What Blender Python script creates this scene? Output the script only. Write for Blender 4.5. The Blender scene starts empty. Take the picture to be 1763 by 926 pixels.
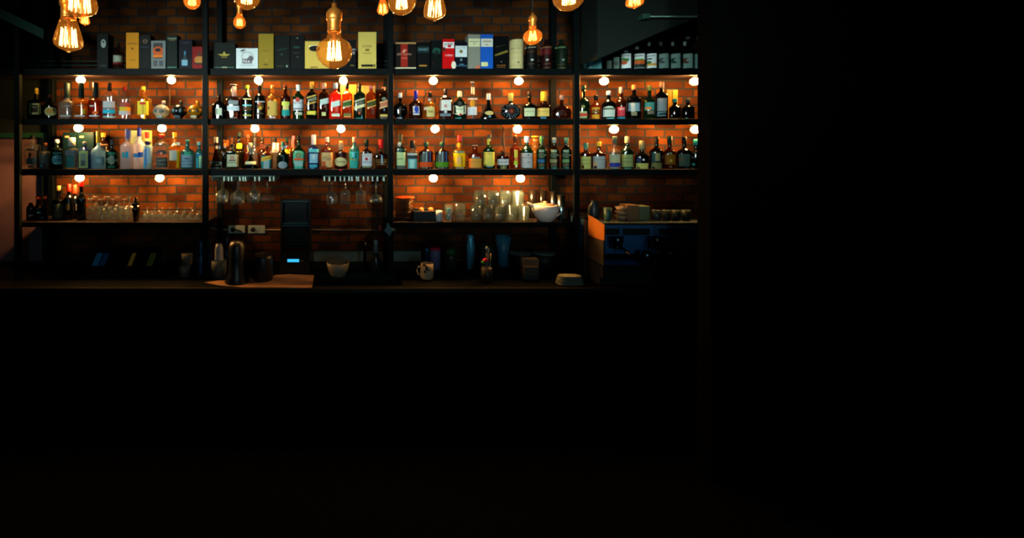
import bpy, math, random
from mathutils import Vector
random.seed(7)
C = bpy.context.scene.collection
PI = math.pi
# ---------------------------------------------------------------- camera, light, exposure
F, CX, CY, EYE = 720.0, 600.0, 255.0, 2.08
cd = bpy.data.cameras.new('camera'); cam = bpy.data.objects.new('camera', cd); C.objects.link(cam)
cam.location = (0, 0, EYE); cam.rotation_euler = (PI / 2, 0, 0)
cd.sensor_width = 36; cd.lens = F / 1763 * 36
cd.shift_x = (881.5 - CX) / 1763; cd.shift_y = -(463 - CY) / 1763
cd.clip_start = 0.02
cd.dof.use_dof = True; cd.dof.focus_distance = 1.15; cd.dof.aperture_fstop = 3.6
bpy.context.scene.camera = cam
sc = bpy.context.scene
sc.view_settings.view_transform = 'Standard'; sc.view_settings.look = 'None'
sc.view_settings.gamma = 1; sc.view_settings.exposure = 0; sc.view_settings.use_curve_mapping = False
w = bpy.data.worlds.new('world'); sc.world = w; w.use_nodes = True
w.node_tree.nodes['Background'].inputs[0].default_value = (.2, .9, .8, 1)
w.node_tree.nodes['Background'].inputs[1].default_value = 0.004
LAMP_STRENGTH = 790
def area(name, loc, target, sx, sy, power, col, spread):
    l = bpy.data.lights.new(name, 'AREA'); l.shape = 'RECTANGLE'; l.size = sx; l.size_y = sy
    l.energy = power; l.color = col; l.spread = math.radians(spread)
    o = bpy.data.objects.new(name, l); C.objects.link(o); o.location = loc
    o.rotation_euler = (Vector(target) - Vector(loc)).to_track_quat('-Z', 'Y').to_euler()
area('daylight_fill', (-2.3, -2.6, 2.9), (.2, 3.7, 2.60), 4.5, .7, 23, (.82, 1.0, .95), 19)  # cool front fill standing for daylight from behind the camera, no window built
area('right_bay_fill', (-2.9, -2.6, 2.9), (2.85, 3.7, 2.6), .9, .7, 2.4, (.72, 1.0, .97), 14)  # added fill lamp that lifts the dark bottles at the right end
area('cool_glint_fill', (.9, -2.2, 2.1), (.6, 3.7, 1.6), .16, .9, 9, (.30, .78, 1.0), 150)  # added cool lamp for glints on glass and steel, no screen there
area('room_glow', (.2, -2.4, 3.0), (-.2, 3.7, 1.2), 1.2, .5, .8, (1.0, .85, .65), 50)
try:
    sc.cycles.transparent_max_bounces = 28; sc.cycles.max_bounces = 8; sc.cycles.diffuse_bounces = 3
    sc.cycles.glossy_bounces = 3; sc.cycles.use_denoising = True; sc.cycles.sample_clamp_indirect = 3
    sc.cycles.caustics_reflective = False; sc.cycles.caustics_refractive = False
except Exception: pass

# ---------------------------------------------------------------- materials
def lin(c): 
    c /= 255.0
    return c / 12.92 if c < .04045 else ((c + .055) / 1.055) ** 2.4
MC = {}
def nt(name):
    m = bpy.data.materials.new(name); m.use_nodes = True; t = m.node_tree; t.nodes.clear()
    return m, t, t.nodes.new('ShaderNodeOutputMaterial')
def pm(c, rough=.55, metal=0, spec=.4, noise=.0):
    """principled from an sRGB triple"""
    k = (tuple(c), rough, metal, spec, noise)
    if k in MC: return MC[k]
    m, t, out = nt('m_%d_%d_%d' % tuple(c)); b = t.nodes.new('ShaderNodeBsdfPrincipled')
    col = (lin(c[0]), lin(c[1]), lin(c[2]), 1)
    b.inputs['Base Color'].default_value = col
    b.inputs['Roughness'].default_value = rough; b.inputs['Metallic'].default_value = metal
    b.inputs['Specular IOR Level'].default_value = spec
    if noise:
        n = t.nodes.new('ShaderNodeTexNoise'); n.inputs['Scale'].default_value = 14; n.inputs['Detail'].default_value = 4
        r = t.nodes.new('ShaderNodeMapRange'); r.inputs[3].default_value = 1 - noise; r.inputs[4].default_value = 1 + noise
        v = t.nodes.new('ShaderNodeVectorMath'); v.operation = 'SCALE'; v.inputs[0].default_value = col[:3]
        tc = t.nodes.new('ShaderNodeTexCoord'); t.links.new(tc.outputs['Object'], n.inputs['Vector'])
        t.links.new(n.outputs[0], r.inputs[0]); t.links.new(r.outputs[0], v.inputs['Scale'])
        t.links.new(v.outputs[0], b.inputs['Base Color'])
    t.links.new(b.outputs[0], out.inputs[0]); MC[k] = m; return m
def matte(name, col):
    if name in MC: return MC[name]
    m, t, out = nt(name); b = t.nodes.new('ShaderNodeBsdfDiffuse'); b.inputs[0].default_value = (*col, 1)
    t.links.new(b.outputs[0], out.inputs[0]); MC[name] = m; return m
def glass(name, tint, dif=0.0, dcol=(.5, .5, .5), rough=.06, emit=None, edge=.45, spec=.04):
    """thin tinted glass: tint through it, absorbing more at the rim, clear coat reflection"""
    if name in MC: return MC[name]
    m, t, out = nt(name); N = t.nodes.new; L = t.links.new
    lw = N('ShaderNodeLayerWeight'); lw.inputs[0].default_value = .5
    p = N('ShaderNodeMath'); p.operation = 'POWER'; p.inputs[1].default_value = 3; L(lw.outputs['Facing'], p.inputs[0])
    mx = N('ShaderNodeMix'); mx.data_type = 'RGBA'; L(p.outputs[0], mx.inputs[0])
    mx.inputs[6].default_value = (*tint, 1); mx.inputs[7].default_value = (*[c * edge for c in tint], 1)
    tr = N('ShaderNodeBsdfTransparent'); L(mx.outputs[2], tr.inputs[0]); cur = tr
    if dif:
        d = N('ShaderNodeBsdfDiffuse'); d.inputs[0].default_value = (*dcol, 1)
        tl = N('ShaderNodeBsdfTranslucent'); tl.inputs[0].default_value = (*dcol, 1)
        dd = N('ShaderNodeMixShader'); dd.inputs[0].default_value = .5; L(d.outputs[0], dd.inputs[1]); L(tl.outputs[0], dd.inputs[2])
        ms = N('ShaderNodeMixShader'); ms.inputs[0].default_value = dif; L(tr.outputs[0], ms.inputs[1]); L(dd.outputs[0], ms.inputs[2]); cur = ms
    g = N('ShaderNodeBsdfGlossy'); g.inputs['Roughness'].default_value = rough
    ma = N('ShaderNodeMath'); ma.operation = 'MULTIPLY_ADD'; ma.inputs[1].default_value = .4; ma.inputs[2].default_value = spec; L(p.outputs[0], ma.inputs[0])
    fs = N('ShaderNodeMixShader'); L(ma.outputs[0], fs.inputs[0]); L(cur.outputs[0], fs.inputs[1]); L(g.outputs[0], fs.inputs[2]); cur = fs
    if emit:
        e = N('ShaderNodeEmission'); e.inputs[0].default_value = (*emit[:3], 1); e.inputs[1].default_value = emit[3]
        a = N('ShaderNodeAddShader'); L(cur.outputs[0], a.inputs[0]); L(e.outputs[0], a.inputs[1]); cur = a
    L(cur.outputs[0], out.inputs[0]); MC[name] = m; return m
def emis(name, col, s):
    if name in MC: return MC[name]
    m, t, out = nt(name); e = t.nodes.new('ShaderNodeEmission'); e.inputs[0].default_value = (*col, 1); e.inputs[1].default_value = s
    t.links.new(e.outputs[0], out.inputs[0]); MC[name] = m; return m
G = {
 'clear': glass('g_clear', (.90, .93, .91), .03, (.7, .8, .8)),
 'crystal': glass('g_crystal', (.88, .90, .89), .06, (.45, .72, .78), spec=.07, edge=.45, rough=.09),
 'frost': glass('g_frost', (.72, .70, .74), .55, (.80, .72, .78)),
 'grey': glass('g_grey', (.5, .52, .5), .25, (.4, .42, .42)),
 'amber': glass('g_amber', (.62, .22, .045), .10, (.35, .10, .02)),
 'gold': glass('g_gold', (.80, .50, .12), .15, (.55, .33, .05)),
 'red': glass('g_red', (.80, .10, .03), .30, (.85, .05, .02)),
 'brown': glass('g_brown', (.22, .075, .025), .12, (.12, .035, .015)),
 'dark': glass('g_dark', (.045, .04, .035), .25, (.010, .014, .014)),
 'green': glass('g_green', (.07, .25, .06), .25, (.015, .07, .025)),
 'dgreen': glass('g_dgreen', (.03, .10, .04), .3, (.010, .035, .02)),
 'teal': glass('g_teal', (.12, .42, .45), .35, (.05, .30, .34)),
 'blue': glass('g_blue', (.05, .12, .45), .4, (.02, .06, .30)),
 'ice': glass('g_ice', (.45, .68, .85), .45, (.35, .60, .85)),
}
BLACK_METAL = pm((4, 10, 11), .55, 0, .06, .25)
LBL = {'white': (222, 226, 222), 'cream': (226, 208, 140), 'pale': (205, 222, 190), 'gold': (205, 160, 45), 'yellow': (235, 196, 30),
 'orange': (226, 96, 22), 'red': (190, 22, 22), 'blue': (30, 70, 170), 'navy': (16, 24, 60), 'cyan': (30, 170, 200), 'aqua': (120, 205, 215),
 'teal': (40, 150, 140), 'green': (50, 120, 40), 'dgreen': (14, 48, 34), 'black': (14, 15, 15), 'grey': (130, 140, 140), 'silver': (180, 190, 195),
 'brown': (80, 42, 22), 'tan': (205, 150, 75), 'pink': (215, 110, 120), 'lime': (170, 190, 40), 'dred': (110, 16, 16), 'ltblue': (120, 170, 205),
 'copper': (200, 110, 60), 'dgrey': (60, 66, 66), 'olive': (150, 135, 55), 'peach': (225, 165, 140)}
def lm(c): return pm(LBL[c] if isinstance(c, str) else c, .5, 0, .1)

# ---------------------------------------------------------------- mesh builder
class MB:
    def __init__(s): s.v = []; s.f = []; s.m = []; s.mats = []; s.sm = []
    def mi(s, m):
        if m not in s.mats: s.mats.append(m)
        return s.mats.index(m)
    def add(s, vs, fs, m, smooth=False):
        o = len(s.v); s.v += [tuple(p) for p in vs]; i = s.mi(m)
        for f in fs: s.f.append(tuple(o + k for k in f)); s.m.append(i); s.sm.append(smooth)
        return s
    def box(s, x0, y0, z0, x1, y1, z1, m, b=0.0):
        x0, x1 = min(x0, x1), max(x0, x1); y0, y1 = min(y0, y1), max(y0, y1); z0, z1 = min(z0, z1), max(z0, z1)
        b = min(b, (x1 - x0) * .3, (y1 - y0) * .3, (z1 - z0) * .3)
        if b <= 0:
            vs = [(x, y, z) for z in (z0, z1) for y in (y0, y1) for x in (x0, x1)]
            return s.add(vs, [(0, 2, 3, 1), (4, 5, 7, 6), (0, 1, 5, 4), (2, 6, 7, 3), (0, 4, 6, 2), (1, 3, 7, 5)], m)
        def ring(z, i):
            X0, X1, Y0, Y1 = x0 + i, x1 - i, y0 + i, y1 - i
            c = b * .8
            return [(X0 + c, Y0, z), (X1 - c, Y0, z), (X1, Y0 + c, z), (X1, Y1 - c, z), (X1 - c, Y1, z), (X0 + c, Y1, z), (X0, Y1 - c, z), (X0, Y0 + c, z)]
        R = ring(z0, b) + ring(z0 + b, 0) + ring(z1 - b, 0) + ring(z1, b)
        fs = [tuple(range(7, -1, -1)), tuple(range(24, 32))]
        for k in range(3):
            for i in range(8):
                j = (i + 1) % 8; fs.append((k * 8 + i, k * 8 + j, k * 8 + 8 + j, k * 8 + 8 + i))
        return s.add(R, fs, m)
    def lathe(s, prof, m, seg=20, c=(0, 0), closed=True, sq=None, ryf=None, smooth=True):
        """prof: (r, z) list; sq: exponent list; ryf(r) depth radius"""
        vs = []; n = len(prof)
        for k, (r, z) in enumerate(prof):
            e = 2.0 / (sq[k] if sq else 2); ry = ryf(r) if ryf else r
            for i in range(seg):
                a = 2 * PI * (i + .5) / seg; ca, sa = math.cos(a), math.sin(a)
                vs.append((c[0] + r * math.copysign(abs(ca) ** e, ca), c[1] + ry * math.copysign(abs(sa) ** e, sa), z))
        fs = []
        for k in range(n - 1):
            for i in range(seg):
                j = (i + 1) % seg; fs.append((k * seg + i, k * seg + j, (k + 1) * seg + j, (k + 1) * seg + i))
        if closed: fs.append(tuple(range(seg - 1, -1, -1))); fs.append(tuple((n - 1) * seg + i for i in range(seg)))
        return s.add(vs, fs, m, smooth)
    def tube(s, pts, r, m, seg=8):
        P = [Vector(p) for p in pts]; vs = []; n = len(P)
        for k, p in enumerate(P):
            d = (P[min(k + 1, n - 1)] - P[max(k - 1, 0)]).normalized()
            up = Vector((0, 0, 1)) if abs(d.z) < .9 else Vector((1, 0, 0))
            a = d.cross(up).normalized(); b = d.cross(a)
            rr = r[k] if isinstance(r, (list, tuple)) else r
            for i in range(seg):
                t = 2 * PI * i / seg; vs.append(p + a * rr * math.cos(t) + b * rr * math.sin(t))
        fs = []
        for k in range(n - 1):
            for i in range(seg):
                j = (i + 1) % seg; fs.append((k * seg + i, k * seg + j, (k + 1) * seg + j, (k + 1) * seg + i))
        fs.append(tuple(range(seg - 1, -1, -1))); fs.append(tuple((n - 1) * seg + i for i in range(seg)))
        return s.add(vs, fs, m, True)
    def prism(s, poly, y0, y1, m):
        n = len(poly); vs = [(x, y0, z) for x, z in poly] + [(x, y1, z) for x, z in poly]
        fs = [tuple(range(n)), tuple(range(2 * n - 1, n - 1, -1))]
        for i in range(n): j = (i + 1) % n; fs.append((i, i + n, j + n, j))
        return s.add(vs, fs, m)
    def build(s, name, parent=None, loc=None, rot=None):
        me = bpy.data.meshes.new(name); me.from_pydata(s.v, [], s.f)
        for mm in s.mats: me.materials.append(mm)
        me.polygons.foreach_set('material_index', s.m); me.polygons.foreach_set('use_smooth', s.sm); me.update()
        o = bpy.data.objects.new(name, me); C.objects.link(o)
        if parent: o.parent = parent
        if loc: o.location = loc
        if rot: o.rotation_euler = rot
        return o
def tag(o, label, cat, group=None, kind=None):
    if label: o['label'] = label
    if cat: o['category'] = cat
    if group: o['group'] = group
    if kind: o['kind'] = kind
    return o
def thing(name, label, cat, loc, group=None, rz=0):
    o = bpy.data.objects.new(name, None); C.objects.link(o); o.location = loc; o.rotation_euler = (0, 0, rz); o.empty_display_size = .05
    return tag(o, label, cat, group)
def struct(o): o['kind'] = 'structure'; return o
def copy_thing(root, loc, label=None):
    r = root.copy(); C.objects.link(r); r.location = loc
    if label: r['label'] = label
    for ch in list(root.children):
        c = ch.copy(); C.objects.link(c); c.parent = r
        for g in list(ch.children):
            d = g.copy(); C.objects.link(d); d.parent = c
    return r
def X(px, Y): return (px - CX) * Y / F
def Z(py, Y): return EYE + (CY - py) * Y / F
TC = {}
def text_geo(txt):
    if txt in TC: return TC[txt]
    cu = bpy.data.curves.new('t', 'FONT'); cu.body = txt; cu.resolution_u = 2; cu.align_x = 'CENTER'; cu.align_y = 'CENTER'
    o = bpy.data.objects.new('t', cu); C.objects.link(o)
    dg = bpy.context.evaluated_depsgraph_get(); me = o.evaluated_get(dg).to_mesh()
    vs = [(v.co.x, v.co.y) for v in me.vertices]; fs = [tuple(p.vertices) for p in me.polygons]
    o.evaluated_get(dg).to_mesh_clear(); bpy.data.objects.remove(o); bpy.data.curves.remove(cu)
    xs = [v[0] for v in vs]; ys = [v[1] for v in vs]; wd = max(xs) - min(xs); cx = (max(xs) + min(xs)) / 2; cy = (max(ys) + min(ys)) / 2
    TC[txt] = ([((x - cx) / wd, (y - cy) / wd) for x, y in vs], fs); return TC[txt]
def ibox(it):
    if it[0] in 'rv': return (it[1], it[2], it[3], it[4])
    if it[0] in 'od': return (it[1] - it[3], it[2] - it[4], it[1] + it[3], it[2] + it[4])
    if it[0] == 't': return (it[1] - it[3] / 2, it[2] - 1, it[1] + it[3] / 2, it[2] + 1)
    return (min(p[0] for p in it[1]), min(p[1] for p in it[1]), max(p[0] for p in it[1]), max(p[1] for p in it[1]))
def clusters(items):
    cl = []
    for it in items:
        b = ibox(it); cur = [(b, it)]; rest = []
        for c in cl:
            if any(min(b[2], q[0][2]) - max(b[0], q[0][0]) > -.7 and min(b[3], q[0][3]) - max(b[1], q[0][1]) > -.7 for q in c): cur = c + cur
            else: rest.append(c)
        cl = rest + [cur]
    for c in cl: c.sort(key=lambda q: [i for i, z in enumerate(items) if z is q[1]][0])
    return cl
def decals(mb, items, lx, lz, ys, d, eps0=.0012):
    """print flat marks on a front surface. items in photo pixels; lx(px), lz(py) -> local; ys(x,z) surface depth; d metres per pixel"""
    eps = eps0
    for it in items:
        k = it[0]; m = lm(it[5]) if k != 'p' else lm(it[2])
        if k == 'r':
            x0, x1, z1, z0 = lx(it[1]), lx(it[3]), lz(it[2]), lz(it[4]); sl = it[6] if len(it) > 6 else 0
            nx, nz = 8, 2; vs = []; xm = (x0 + x1) / 2
            for j in range(nz + 1):
                for i in range(nx + 1):
                    x = x0 + (x1 - x0) * i / nx; z = z0 + (z1 - z0) * j / nz + sl * (x - xm); z = max(z, .0012); vs.append((x, ys(x, z) - eps, z))
            mb.add(vs, [(j * 9 + i, j * 9 + i + 1, j * 9 + i + 10, j * 9 + i + 9) for j in range(nz) for i in range(nx)], m)
        elif k in 'odv':
            if k == 'v':
                x0, y0, x1, y1 = it[1:5]; q = (y1 - y0) * .22
                out = [(x0, y0), ((x0 + x1) / 2, y0 + q), (x1, y0), (x1, y1 - q), ((x0 + x1) / 2, y1), (x0, y1 - q)]; c = ((x0 + x1) / 2, (y0 + y1) / 2)
            else:
                c = (it[1], it[2]); n = 4 if k == 'd' else 18
                out = [(c[0] + it[3] * math.cos(2 * PI * i / n), c[1] + it[4] * math.sin(2 * PI * i / n)) for i in range(n)]
            if k != 'o':
                o2 = []
                for i in range(len(out)):
                    a, b = out[i], out[(i + 1) % len(out)]
                    for t in (0, .33, .67): o2.append((a[0] + (b[0] - a[0]) * t, a[1] + (b[1] - a[1]) * t))
                out = o2
            n = len(out); vs = []
            for f in (0.0001, .5, 1):
                for p in out:
                    x = lx(c[0] + (p[0] - c[0]) * f); z = lz(c[1] + (p[1] - c[1]) * f); z = max(z, .0012); vs.append((x, ys(x, z) - eps, z))
            fs = []
            for r_ in range(2):
                for i in range(n): j = (i + 1) % n; fs.append((r_ * n + i, r_ * n + j, r_ * n + n + j, r_ * n + n + i))
            mb.add(vs, fs, m)
        elif k == 't':
            V, Fc = text_geo(it[4]); wd = it[3] * d; cx, cz = lx(it[1]), lz(it[2]); sl = it[6] if len(it) > 6 else 0
            vy = it[7] if len(it) > 7 else 1.3
            vs = []
            for (u, v) in V: x = cx + u * wd; z = cz + v * wd * vy + sl * (x - cx); z = max(z, .0012); vs.append((x, ys(x, z) - eps, z))
            mb.add(vs, Fc, m)
        elif k == 'p':
            pts = [(lx(a), lz(b)) for a, b in it[1]]
            mb.add([(x, ys(x, z) - eps, z) for x, z in pts], [tuple(range(len(pts)))], m)
        eps += .0004

# ---------------------------------------------------------------- the room
def brick_mat():
    m, t, out = nt('brick'); N = t.nodes.new; L = t.links.new
    tc = N('ShaderNodeTexCoord'); sp = N('ShaderNodeSeparateXYZ'); cb = N('ShaderNodeCombineXYZ')
    L(tc.outputs['Object'], sp.inputs[0]); L(sp.outputs['X'], cb.inputs['X']); L(sp.outputs['Z'], cb.inputs['Y'])
    nz = N('ShaderNodeTexNoise'); nz.inputs['Scale'].default_value = 9; nz.inputs['Detail'].default_value = 5; L(cb.outputs[0], nz.inputs['Vector'])
    sb = N('ShaderNodeVectorMath'); sb.operation = 'SUBTRACT'; sb.inputs[1].default_value = (.5, .5, .5); L(nz.outputs['Color'], sb.inputs[0])
    s2 = N('ShaderNodeVectorMath'); s2.operation = 'SCALE'; s2.inputs['Scale'].default_value = .026; L(sb.outputs[0], s2.inputs[0])
    ad = N('ShaderNodeVectorMath'); L(cb.outputs[0], ad.inputs[0]); L(s2.outputs[0], ad.inputs[1])
    b = N('ShaderNodeTexBrick'); L(ad.outputs[0], b.inputs['Vector'])
    b.inputs['Scale'].default_value = 1; b.inputs['Brick Width'].default_value = .185; b.inputs['Row Height'].default_value = .078
    b.inputs['Mortar Size'].default_value = .008; b.inputs['Mortar Smooth'].default_value = .25; b.inputs['Bias'].default_value = -.1
    b.inputs['Color1'].default_value = (.106, .030, .0055, 1); b.inputs['Color2'].default_value = (.026, .009, .005, 1); b.inputs['Mortar'].default_value = (.015, .022, .024, 1)
    n2 = N('ShaderNodeTexNoise'); n2.inputs['Scale'].default_value = 3.2; n2.inputs['Detail'].default_value = 6; L(cb.outputs[0], n2.inputs['Vector'])
    mr = N('ShaderNodeMapRange'); mr.inputs[1].default_value = .3; mr.inputs[2].default_value = .7; mr.inputs[3].default_value = .25; mr.inputs[4].default_value = 1.5; L(n2.outputs[0], mr.inputs[0])
    sc_ = N('ShaderNodeVectorMath'); sc_.operation = 'SCALE'; L(b.outputs['Color'], sc_.inputs[0]); L(mr.outputs[0], sc_.inputs['Scale'])
    d = N('ShaderNodeBsdfPrincipled'); d.inputs['Roughness'].default_value = .8; d.inputs['Specular IOR Level'].default_value = .03
    L(sc_.outputs[0], d.inputs['Base Color'])
    bp = N('ShaderNodeBump'); bp.inputs['Strength'].default_value = .6; bp.inputs['Distance'].default_value = .012
    iv = N('ShaderNodeMath'); iv.operation = 'SUBTRACT'; iv.inputs[0].default_value = 1; L(b.outputs['Fac'], iv.inputs[1])
    a2 = N('ShaderNodeMath'); a2.operation = 'MULTIPLY_ADD'; a2.inputs[1].default_value = .3; L(nz.outputs[0], a2.inputs[0]); L(iv.outputs[0], a2.inputs[2])
    L(a2.outputs[0], bp.inputs['Height']); L(bp.outputs[0], d.inputs['Normal']); L(d.outputs[0], out.inputs[0]); return m
WALLY = 4.04
BX = X(84, WALLY)
struct(MB().box(BX, WALLY, 0, 4.8, WALLY + .12, 4.3, brick_mat()).build('wall_back'))
dk = pm((14, 24, 22), .8, 0, .2, .3)
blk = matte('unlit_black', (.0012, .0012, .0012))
m_ = MB().box(-4.6, WALLY, Z(229, WALLY), BX, WALLY + .12, 4.3, dk); struct(m_.build('wall_left'))
struct(MB().box(-4.8, -4, 0, -4.6, WALLY + .12, 4.3, blk).build('wall_side'))
m_ = MB().box(-4.6, -4, -.05, 4.8, WALLY + .1, 0, blk); struct(m_.build('floor'))
struct(MB().box(-4.6, -4, 4.3, 4.8, WALLY + .1, 4.4, blk).build('ceiling'))
m_ = MB().box(2.251, 2.6, 0, 4.7, 2.7, 4.3, blk, .004); struct(m_.build('added_partition'))  # added black partition, covers everything past the right end of the shelves
# pale door in the left part of the back wall
d = MB().box(-4.6, WALLY + .02, 0, BX, WALLY + .06, Z(237, WALLY), pm((136, 104, 108), .6, 0, .2, .08)); struct(d.build('door_1'))
d = MB().box(-4.6, WALLY - .03, Z(237, WALLY), BX, WALLY + .02, Z(229, WALLY), pm((24, 72, 50), .5))
d.box(BX - .045, WALLY - .03, 0, BX, WALLY + .02, Z(237, WALLY), pm((20, 34, 30), .5)); struct(d.build('trim_1'))
# sloped soffits high up at both ends
Ys = 3.53
def poly(pts, Y): return [(X(a, Y), Z(b, Y)) for a, b in pts]
sof = pm((9, 19, 15), .8, 0, .2, .2)
m_ = MB().prism(poly([(1001, 112), (1031, 99), (1100, 69), (1166, 43), (1196, 30), (1196, -150), (1001, -150)], Ys), 3.30, 3.53, sof); struct(m_.build('trim_2'))
m_ = MB().prism(poly([(-60, 2), (0, 28), (100, 76), (100, 60), (0, 12), (-60, -16)], Ys), 3.36, 3.53, pm((16, 40, 34), .8, 0, .1, .2)); struct(m_.build('trim_3'))

# ---------------------------------------------------------------- back counter
CTZ = .99; CF = 3.25
def cY(py): return (EYE - CTZ) * F / (py - CY)        # depth at which a counter item with its foot at py stands
ct = thing('bar_counter', 'long black back counter with thin steel front edge and a sunk sink', 'counter', (0, 3.6, 0))
sx0, sx1 = X(548, 3.45) , X(690, 3.45)
m_ = MB(); blkst = pm((4, 6, 6), .5, 0, .05)
y0, y1 = CF - 3.6 + .012, WALLY - 3.6 - .002
m_.box(-4.5, y0, CTZ - .035, sx0, y1, CTZ, blkst); m_.box(sx1, y0, CTZ - .035, 4.7, y1, CTZ, blkst)
m_.box(sx0, y0, CTZ - .035, sx1, y0 + .06, CTZ, blkst); m_.box(sx0, .16, CTZ - .035, sx1, y1, CTZ, blkst); m_.build('worktop', ct)
m_ = MB().box(-4.5, CF - 3.6, CTZ - .034, 4.7, CF - 3.6 + .012, CTZ + .002, pm((92, 82, 66), .35, 1, .5), .002); m_.build('edge_strip', ct)
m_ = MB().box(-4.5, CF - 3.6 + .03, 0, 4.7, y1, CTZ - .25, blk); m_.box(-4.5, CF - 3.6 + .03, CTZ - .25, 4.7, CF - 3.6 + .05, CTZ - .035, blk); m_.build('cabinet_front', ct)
st = pm((60, 70, 66), .3, .9, .5)
m_ = MB().box(sx0, y0 + .06, CTZ - .19, sx1, .16, CTZ - .18, st)
m_.box(sx0, y0 + .05, CTZ - .18, sx1, y0 + .06, CTZ - .03, st).box(sx0, .16, CTZ - .18, sx1, .17, CTZ - .036, st)
m_.box(sx0 - .01, y0 + .06, CTZ - .18, sx0, .16, CTZ - .036, st).box(sx1, y0 + .06, CTZ - .18, sx1 + .01, .16, CTZ - .036, st).build('sink_basin', ct)
bs = MB(); Yb = WALLY - .012
xa, xb = X(540, Yb), X(659, Yb); zt = Z(432, Yb)
bs.box(xa, Yb - .008, CTZ + .001, xb, Yb, zt, pm((104, 116, 104), .42, .35, .5, .15), .002)
bs.box(X(672, Yb), Yb - .008, CTZ + .001, X(725, Yb), Yb, zt, pm((104, 116, 104), .42, .35, .5, .15), .002)
bs.box(xa, Yb - .014, zt - .012, xb, Yb - .008, zt, pm((90, 96, 80), .4, .6))
tag(bs.build('steel_backsplash'), 'brushed steel splash panel on the wall behind the sink', 'splashback')

# ---------------------------------------------------------------- the steel shelving rack
SF = 3.60; SB = 4.0
rows = {1: (118, 129.5), 2: (204.5, 215), 3: (291.5, 302), 4: (383, 391)}
zt_ = {k: Z(a, SF) for k, (a, b) in rows.items()}; zb_ = {k: Z(b, SF) for k, (a, b) in rows.items()}
rack = thing('shelving_rack', 'black steel wall rack of shelves full of bottles in front of the brick wall', 'shelving', (0, SF, 0))
XL, XR = X(26, SF), 4.3
posts = [34, 355, 672, 990]
def part(name, m): return m.build(name, rack)
wood = pm((34, 24, 25), .6, 0, .2, .2)
spans = {1: [(XL - .9, XR)], 2: [(XL, XR)], 3: [(XL, XR)], 4: [(XL, X(352, SF)), (X(675, SF), X(990, SF))]}
for k, sp in spans.items():
    for (a, b) in sp:
        part('shelf_board', MB().box(a, .012, zt_[k] - .026, b, WALLY - .004 - SF, zt_[k], wood))
        part('front_rail', MB().box(a, 0, zb_[k], b, .014, zt_[k] + .001, BLACK_METAL, .002))
for p in posts:
    x = X(p, SF)
    part('post', MB().box(x - .024, -.034, CTZ + .001, x + .024, -.001, 4.29, BLACK_METAL, .003))
    part('post', MB().box(x - .026, SB - SF - .03, CTZ + .001, x + .026, SB - SF + .02, 4.29, BLACK_METAL, .003))
for py in (107, 114):
    z = Z(py, 4.0); part('back_rail', MB().tube([(XL - .9, 4.0 - SF - .045, z), (X(1022, 4.0), 4.0 - SF - .045, z)], .0045, pm((120, 170, 165), .3, .8)))
# vertical cable-like brackets on the wall
def bulb(x, y, k):
    r = .033; Y = SF + .13; top = zt_[k] - .026; z = min(Z(y, Y), top - r * 1.25)
    t = thing('shelf_lamp', None, 'lamp', (X(x, Y), Y, top), 'bare round bulbs under the shelves')
    r = .033
    MB().lathe([(.012, -.001), (.013, -.004), (.013, z - top + r * .75), (.010, z - top + r * .7)], pm((20, 18, 16), .5), 14).build('lamp_socket', t)
    pr = [(max(.0005, r * math.sin(a)), z - top - r * math.cos(a) * .92) for a in [PI * i / 12 for i in range(13)]]
    MB().lathe(pr, emis('bulb_glow', (1.0, .47, .13), LAMP_STRENGTH), 18).build('bulb', t)
    return t
L1 = [139, 295, 445, 591, 746, 893, 1040, 1196]; L2 = [135, 279, 439, 587, 749, 891, 1057, 1197]; L3 = [137, 275, 746, 896]
ords = ['first', 'second', 'third', 'fourth', 'fifth', 'sixth', 'seventh', 'eighth']
for k, ls, yy, nm in ((1, L1, 137.5, 'top'), (2, L2, 220.5, 'middle'), (3, L3, 306, 'lowest lit')):
    for i, x in enumerate(ls):
        y = yy + i * .4
        bulb(x, y, k)['label'] = 'glowing round bulb under the %s shelf, %s from the left' % (nm if k > 1 else 'top box', ords[i])

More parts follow.
